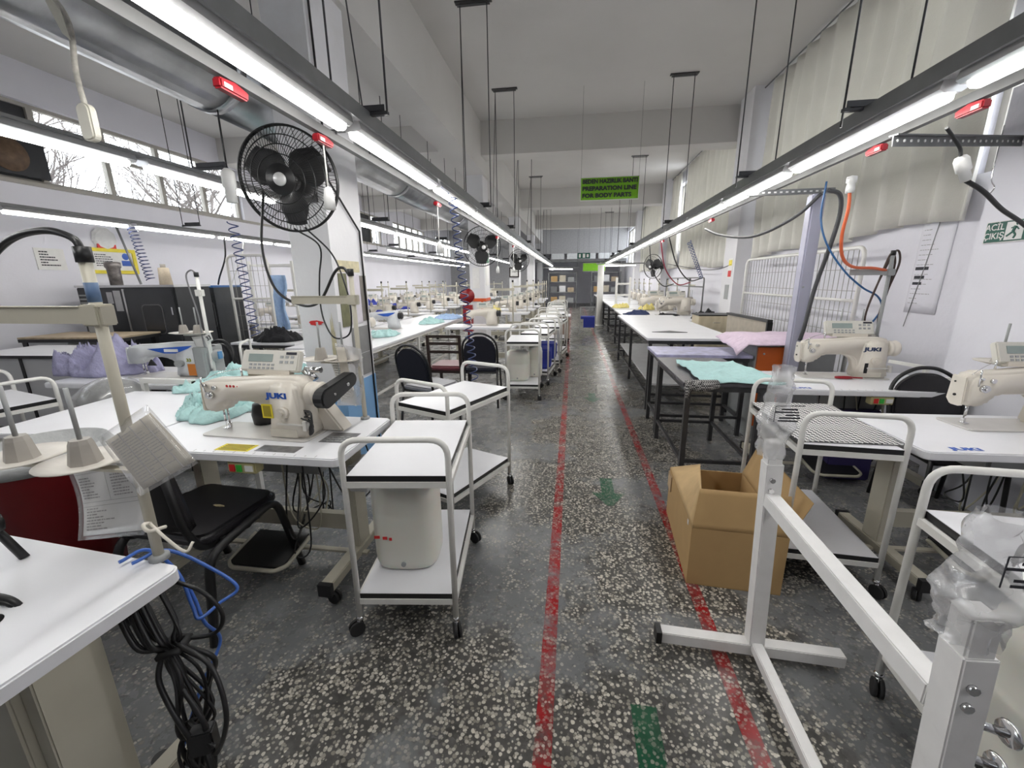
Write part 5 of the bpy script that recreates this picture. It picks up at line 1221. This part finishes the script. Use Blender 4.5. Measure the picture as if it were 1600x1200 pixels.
cloth('black_garment', blackc, 'black garment heaped on the low white table by the pilaster', 'garment', (2.35, 7.85, .80), .22, .28, .22, 41, 0, n=26, flatness=.8)
# notices on the right
t, w_, h_ = (None, 0, 0)
t = thing('exit_sign', 'green emergency exit sign on the lavender wall', 'sign', (2.62, 2.92, 1.70), R(-90))
# local frame: +x runs towards the viewer along the wall, -y faces the room
MB().bx(-.28, .14, -.012, -.001, 0, .12).build('sign_plate', exitg, t, bev=.002)
MB().bx(-.285, .145, -.010, -.0005, -.005, .125).build('sign_border', inkw, t)
text('ACİL', 'lettering', inkw, .052, (-.222, -.0135, .088), RXF, t, .0006, bold=.0006); text('ÇIKIŞ', 'lettering', inkw, .052, (-.218, -.0135, .036), RXF, t, .0006, bold=.0006)
MB().bx(-.15, -.045, -.0135, -.012, .008, .112).build('door_symbol', inkw, t)
m = MB(); P_ = lambda x, z: (x, -.0145, z)
m.tube([P_(-.085, .098), P_(-.084, .098)], .009, 8).beam(P_(-.09, .085), P_(-.10, .055), .012).beam(P_(-.10, .055), P_(-.082, .035), .008).beam(P_(-.082, .035), P_(-.09, .015), .008).beam(P_(-.10, .055), P_(-.12, .04), .008).beam(P_(-.12, .04), P_(-.135, .03), .008).beam(P_(-.09, .083), P_(-.07, .065), .006).beam(P_(-.09, .083), P_(-.115, .075), .006)
m.build('running_figure', exitg, t)
MB().bx(.0, .07, -.0135, -.012, .05, .07).prism([(-.03, .06), (.005, .085), (.005, .035)], -.0135, -.012, 'y').build('arrow', inkw, t)
t = thing('wall_notice', 'pencilled chart and printed labels on the lavender wall beside the exit sign', 'notice', (XR - .001, 4.05, 1.20), R(-90))
A, B, C, D_ = (.0, -.004, .72), (.32, -.004, .72), (.30, -.004, .0), (-.02, -.004, .0)
sheet_quad('sheet', wall_m, t, A, B, C, D_, solid=.001); print_lines(t, A, B, C, D_, 16, 31, inkg, .10, .0018, fill=.6)
m = MB(); m.box((.08, -.006, .36), (.13, .002, .025)).box((.07, -.006, .29), (.10, .002, .025)).box((.06, -.006, .24), (.09, .002, .022)); m.build('labels', ink, t)
MB().tube([(.20, -.008, .98), (.12, -.008, .45), (.02, -.008, -.12)], .003, 5).build('wire', machg, t)
t = thing('wall_notice', 'small yellow and red fire notice on the first pilaster', 'notice', (2.60, 7.60, 1.50), R(-90)); MB().bx(-.1, .1, -.006, -.001, 0, .32).build('sheet', paper, t); MB().bx(-.07, .07, -.009, -.006, .02, .12).build('red_block', inkr, t); MB().bx(-.07, .07, -.009, -.006, .2, .29).build('yellow_block', yellow, t)
t = thing('wall_notice', 'small grey plate below the fire notice on the first pilaster', 'notice', (2.60, 7.66, 1.15), R(-90)); MB().bx(-.09, .09, -.006, -.001, 0, .24).build('plate', machg, t)
# --- hoses and leads on the right
hose('power_cable', 'black hose hanging from the light rail down to the pink cloth', 'hose', [(1.90, 3.70, 2.14), (1.99, 3.70, 2.10), (2.02, 3.72, 1.95), (2.0, 3.75, 1.7), (1.97, 3.80, 1.4), (1.94, 3.80, 1.1), (1.93, 3.82, .98)], .016, mat('dark_grey_hose', (.06, .06, .065), .45))
hose('power_cable', 'dark hose sagging from the light rail behind the post', 'hose', [(1.92, 3.82, 2.14), (1.80, 3.95, 1.98), (1.68, 4.4, 1.88), (1.58, 5.0, 1.95), (1.52, 5.4, 2.06)], .014, MATS['dark_grey_hose'])
hose('air_hose', 'blue air hose sagging from the post to the stand behind the long cream machine', 'hose', [(1.88, 3.70, 2.20), (1.88, 3.70, 1.95), (1.93, 3.66, 1.75), (2.06, 3.62, 1.55), (2.2, 3.60, 1.42), (2.32, 3.60, 1.35), (2.36, 3.60, 1.25), (2.30, 3.62, 1.1)], .007, mat('teal_hose', (.03, .12, .30), .35))
hose('air_hose', 'orange hose dropping from the tap-off box to the thread stand', 'hose', [(1.84, 3.32, 2.06), (1.85, 3.32, 1.95), (1.85, 3.34, 1.78), (1.90, 3.38, 1.64), (2.02, 3.45, 1.57), (2.2, 3.52, 1.56), (2.33, 3.56, 1.54)], .011, orhose)
tag(MB().lathe([(0, 0), (.024, 0), (.026, .03), (.022, .06), (.03, .065), (.03, .10), (0, .11)], 14, Matrix.Translation((1.84, 3.32, 2.05))).build('hanging_socket', inkw), 'white plug at the top of the orange hose', 'socket')
for k, (dx, zz) in enumerate(((0, 0), (.03, .02))):
    hose('power_cable', 'dark cable looped over the thread stand behind the long cream machine', 'cable', [(2.30, 3.60, 1.0), (2.26, 3.60, 1.2), (2.29, 3.58, 1.45), (2.33 + dx, 3.57, 1.66 + zz), (2.37 + dx, 3.57, 1.60), (2.36, 3.57, 1.4), (2.34, 3.58, 1.2), (2.38, 3.6, 1.02)], .007, mat('brown_cable', (.06, .035, .03), .5), 'looped cables on the stand')
t = thing('hanging_socket', 'white inline plug on a thick black lead before the exit sign', 'socket', (1.722, 2.30, 1.97))
M_ = Matrix.Rotation(R(-24), 4, 'Y')
MB().lathe([(0, -.065), (.020, -.06), (.021, -.02), (.028, -.015), (.028, .035), (.02, .05), (0, .055)], 14, M_).build('plug_body', inkw, t)
MB().tube(spline([M_ @ Vector((0, 0, .05)), (-.06, -.04, .07), (-.11, -.06, .11), (-.165, -.09, .14)], 6), .007, 7).tube(spline([M_ @ Vector((0, 0, -.06)), (.12, .02, -.10), (.26, .08, -.17), (.42, .14, -.235), (.60, .22, -.33), (.88, .4, -.5)], 6), .010, 7).build('lead', black, t)
hose('power_cable', 'thin cable sagging along the wall below the far curtains', 'cable', [(2.597, 7.55, 1.72), (2.60, 8.2, 1.66), (2.62, 9.4, 1.68), (2.3, 11.0, 1.85)], .007, black)
# --- tables and machines further along the right
tb = make_work_table('white topped work table in the row beyond the large white table', (1.50, 9.3, 0), 1.0, 1.9, .80, leg=darks, group='work tables beyond the large white table')
for y in (11.4, 13.5, 15.6, 17.7, 19.8): dup(tb, (1.52, y, 0), 0)
rt = make_table_sew('white sewing table in the far row below the curtains', (2.30, 9.3, 0), R(90), .95, .5, group='sewing tables below the curtains', full=False, ruler=False, cas=False)
rm = make_machine('cream sewing machine in the far row below the curtains', (2.32, 8.95, TZ), R(90), full=False, group='sewing machines below the curtains')
rs = make_stand('thread stand in the far row below the curtains', (2.5, 9.6, TZ), R(90), group='thread stands below the curtains', h=.72, dz=.3, off=.09, pitch=.14)
for y in (10.4, 11.5, 12.6, 14.2, 15.3, 16.4, 17.6): dup(rt, (2.30, y, 0), R(90)); dup(rm, (2.32, y - .35, TZ), R(90)); dup(rs, (2.5, y + .3, TZ), R(90))
lm = make_machine('large cream machine on the row of tables beyond the large white table', (1.72, 8.62, .80), R(8), full=True, group=None, panel=True); lm.scale = (1.3, 1.2, 1.2)
t = make_machine('cream machine behind the navy garment on the tables beyond the large white table', (1.55, 9.7, .80), R(8), full=False); t.scale = (1.25, 1.2, 1.15)
cloth('garment', navyc, 'navy garment on the first table beyond the large white table', 'garment', (1.30, 8.75, .80), .26, .24, .10, 51, 0, n=26)
cloth('garment', yellowc, 'yellow cloth on the tables beyond the large white table', 'garment', (1.22, 11.0, .80), .2, .3, .12, 52, 0, n=26)
cloth('garment', yellowc, 'yellow cloth beside the white ladder frame beyond the large white table', 'garment', (1.75, 10.2, .80), .18, .2, .16, 53, 0, n=26)
cloth('garment', blackc, 'black cloth beside the large cream machine', 'garment', (1.85, 8.5, .80), .2, .15, .07, 54, 0, n=26)
t = thing('lead_gantry', 'dark tube frame carrying leads over the machines below the curtains', 'frame', (2.35, 8.9, TZ)); MB().tube(fillet([(.1, -.45, 0), (.1, -.45, .75), (.0, 2.3, .75), (.0, 2.3, 0)], .06), .014, 8).tube([(.1, -.45, .58), (0, 2.3, .58)], .012, 8).tube([(.08, .5, 0), (.08, .5, .75)], .012, 7).build('frame', trunk, t)
for k, (a, b, c) in enumerate((((1.64, 7.9, 2.2), (1.85, 8.1, 1.75), (2.42, 8.5, 1.50)), ((1.64, 8.6, 2.2), (1.8, 8.8, 1.7), (2.40, 9.2, 1.42)), ((1.64, 9.8, 2.2), (1.75, 9.9, 1.7), (2.3, 10.2, 1.38)))):
    hose('power_cable', ('black lead', 'red lead', 'dark red lead')[k] + ' sagging from the light rail to the dark tube frame', 'cable', [a, b, ((b[0] + c[0]) / 2, (b[1] + c[1]) / 2, min(b[2], c[2]) - .03), c], .011, (black, mat('red_lead', (.3, .02, .05), .5), black)[k])
tag(MB().tube(coil((1.75, 7.0, 2.05), (2.40, 8.45, 1.50), .03, 14, 10), .006, 5).build('air_hose', coilm), 'dark coiled hose slanting down to the dark tube frame', 'hose')
t = thing('white_shelf_frame', 'white ladder frame standing on the tables beyond the large white table', 'frame', (1.38, 12.0, .80))
for x in (-.18, .18): MB().bx(x - .03, x + .03, -.02, .02, 0, .75).build('post', white, t)
for z in (.25, .55): MB().bx(-.15, .15, -.015, .015, z, z + .05).build('rung', white, t)
t = thing('steel_post', 'white round post under the end of the curtain-side light rail', 'post', (.90, 14.2, 0)); MB().tube([(0, 0, 0), (0, 0, 1.95)], .10, 14).build('post', white, t); MB().lathe([(.14, 0), (.14, .02), (0, .02)], 16).build('base_plate', white, t)
t = thing('chair', 'grey framed chair with a blue seat pushed to the far end of the gangway', 'chair', (.45, 12.3, 0)); MB().bx(-.2, .2, -.2, .2, .40, .46).build('seat', royal, t); MB().bx(-.12, .2, -.21, -.2, .16, .40).build('seat_panel', royal, t)
for x in (-.21, .21):
    for y in (-.21, .21): MB().beam((x, y, 0), (x, y, .75 if y < 0 else .46), .025).build('leg', machg, t)
MB().beam((-.21, -.21, .74), (.21, -.21, .74), .025).build('back_rail', machg, t)

# ================================================================== SIGNS OVER THE GANGWAY
def banner(label, loc, lines, w, h, curve):
    t = thing('banner', label, 'sign', loc)
    MB().grid(lambda u, v: ((u - .5) * w, .012 * math.sin(u * 4) * v, h * (.5 - v) + curve * math.sin(u * PI) * (v)), 16, 6).build('panel', gsign, t, solid=.004)
    MB().bx(-w / 2 - .012, w / 2 + .012, .014, .018, -h / 2 - .012, h / 2 + .012).build('backing_sheet', paper, t)
    for k, s in enumerate(lines): text(s, 'lettering', ink, .082, (-w / 2 + .02, -.016, h / 2 - .055 - k * .10), RXF, t, .001, 'LEFT', bold=.004, sx=.93 if k == 0 else 1.12)
    MB().tube([(-w / 2, 0, h / 2), (-w / 2, 0, ZC - loc[2])], .002, 4).tube([(w / 2, 0, h / 2), (w / 2, 0, ZC - loc[2])], .002, 4).build('hanging_wire', black, t)
    return t
banner('green banner hung over the gangway lettered preparation line for body parts', (.52, 7.0, 2.85), ['BEDEN HAZIRLIK BANTI', 'PREPARATION LINE', 'FOR BODY PARTS'], .86, .31, .0)
banner('small green banner hung over the far end of the gangway', (.95, 20.0, 2.05), [], 1.0, .35, 0)
t = thing('exit_sign', 'dark green exit light hanging over the far gangway', 'sign', (.42, 18.0, 2.45)); MB().bx(-.26, .26, -.02, .02, -.11, .11).build('sign_plate', exitg, t); MB().bx(-.2, -.12, -.024, -.02, -.07, .07).bx(-.04, .06, -.024, -.02, -.08, .08).bx(.12, .2, -.024, -.02, -.06, .06).build('symbols', inkw, t); MB().tube([(-.2, 0, .11), (-.2, 0, ZC - 2.45)], .003, 4).tube([(.2, 0, .11), (.2, 0, ZC - 2.45)], .003, 4).build('hanging_wire', black, t)
# far end: dark partition with windows and clutter
t = struct('wall_partition', MB().bx(XL, XR, 24.0, 24.15, 2.9, ZC).bx(XL, -2.4, 24.0, 24.15, 0, 2.9), mat('grey_partition', (.42, .42, .43), .7), 'dark grey partition at the far end of the workshop')
for k in range(5): MB().bx(-1.2 + k * .85, -.5 + k * .85, 23.96, 24.0, 2.6, 2.9).build('pane', mat('bright_pane', (.75, .77, .78), .3), t)
MB().bx(-2.4, XR, 23.9, 24.1, 2.45, 2.6).build('beam_rail', trunk, t)

def storage_shelf(label, loc, w, cols):
    t = thing('storage_shelf', label, 'shelf', loc)
    for x in (-w / 2, w / 2):
        for y in (-.2, .2): MB().bx(x - .02, x + .02, y - .02, y + .02, 0, 1.9).build('post', trunk, t)
    for z in (.3, .85, 1.4, 1.88): MB().bx(-w / 2, w / 2, -.22, .22, z - .03, z).build('shelf', trunk, t)
    return t
SB = [(card, 'brown carton'), (mat('pale_carton', (.55, .5, .4), .8), 'pale carton'), (machg, 'grey bin'), (trunk, 'dark grey bin'), (panelw, 'off-white box'), (brown, 'tan box')]
k = 0
for sx_, sy_, nm in ((-.55, 23.3, 'nearest the columns'), (1.75, 23.3, 'nearest the curtains')):
    storage_shelf('grey storage shelf ' + nm, (sx_, sy_, 0), 1.5, None)
    for z, zn in ((.3, 'lowest'), (.85, 'middle'), (1.4, 'upper')):
        for x in (-.45, .0, .45):
            mm, nn = SB[k % 6]; k += 1
            tag(MB().bx(sx_ + x - .17, sx_ + x + .17, sy_ - .17, sy_ + .17, z, z + .24 + .05 * (k % 3)).build('carton', mm, bev=.01), nn + ' on the ' + zn + ' board of the shelf ' + nm, 'box', 'boxes on the far storage shelves')
t = thing('light_rail', 'crosswise LED light rail near the end of the curtain-side rows', 'light rail', (1.2, 17.0, 2.02))
MB().bx(-.3, 1.5, -.05, .05, .045, .09).build('channel', trunk, t); MB().tube([(-.2, 0, .09), (-.2, 0, ZC - 2.02)], .005, 5).tube([(1.4, 0, .09), (1.4, 0, ZC - 2.02)], .005, 5).build('hanger', darks, t)
h = MB().bx(0, 1.2, -.04, .04, 0, .045).build('lamp', alu, t); MB().bx(.03, 1.17, -.03, .03, -.026, 0).build('diffuser', lampm, h)
t = thing('light_rail', 'crosswise LED light rail at the end of the column-side rows', 'light rail', (-1.2, 21.5, 2.02))
MB().bx(-.3, 1.5, -.05, .05, .045, .09).build('channel', trunk, t); MB().tube([(-.2, 0, .09), (-.2, 0, ZC - 2.02)], .005, 5).tube([(1.4, 0, .09), (1.4, 0, ZC - 2.02)], .005, 5).build('hanger', darks, t)
h = MB().bx(0, 1.2, -.04, .04, 0, .045).build('lamp', alu, t); MB().bx(.03, 1.17, -.03, .03, -.026, 0).build('diffuser', lampm, h)
for x, y, lab in ((.48, 4.15, 'short wire hook hanging from the ceiling before the cross beam'), (1.25, 4.3, 'bent wire hook hanging from the ceiling near the curtain')):
    tag(MB().tube(spline([(x, y, ZC), (x, y, ZC - .05), (x + .03, y, ZC - .09), (x + .01, y, ZC - .13), (x - .02, y, ZC - .11)], 5), .006, 5).build('ceiling_hook', trunk), lab, 'hook')

make_work_table('small white table heaped with black garments behind the blue-footed column', (-3.88, 4.95, 0), .9, .5, TZ, leg=darks)
cloth('garment', blackc, 'black garment heaped on the small white table behind the wire rack', 'garment', (-3.8, 4.93, TZ), .3, .2, .2, 61, 0, n=30)
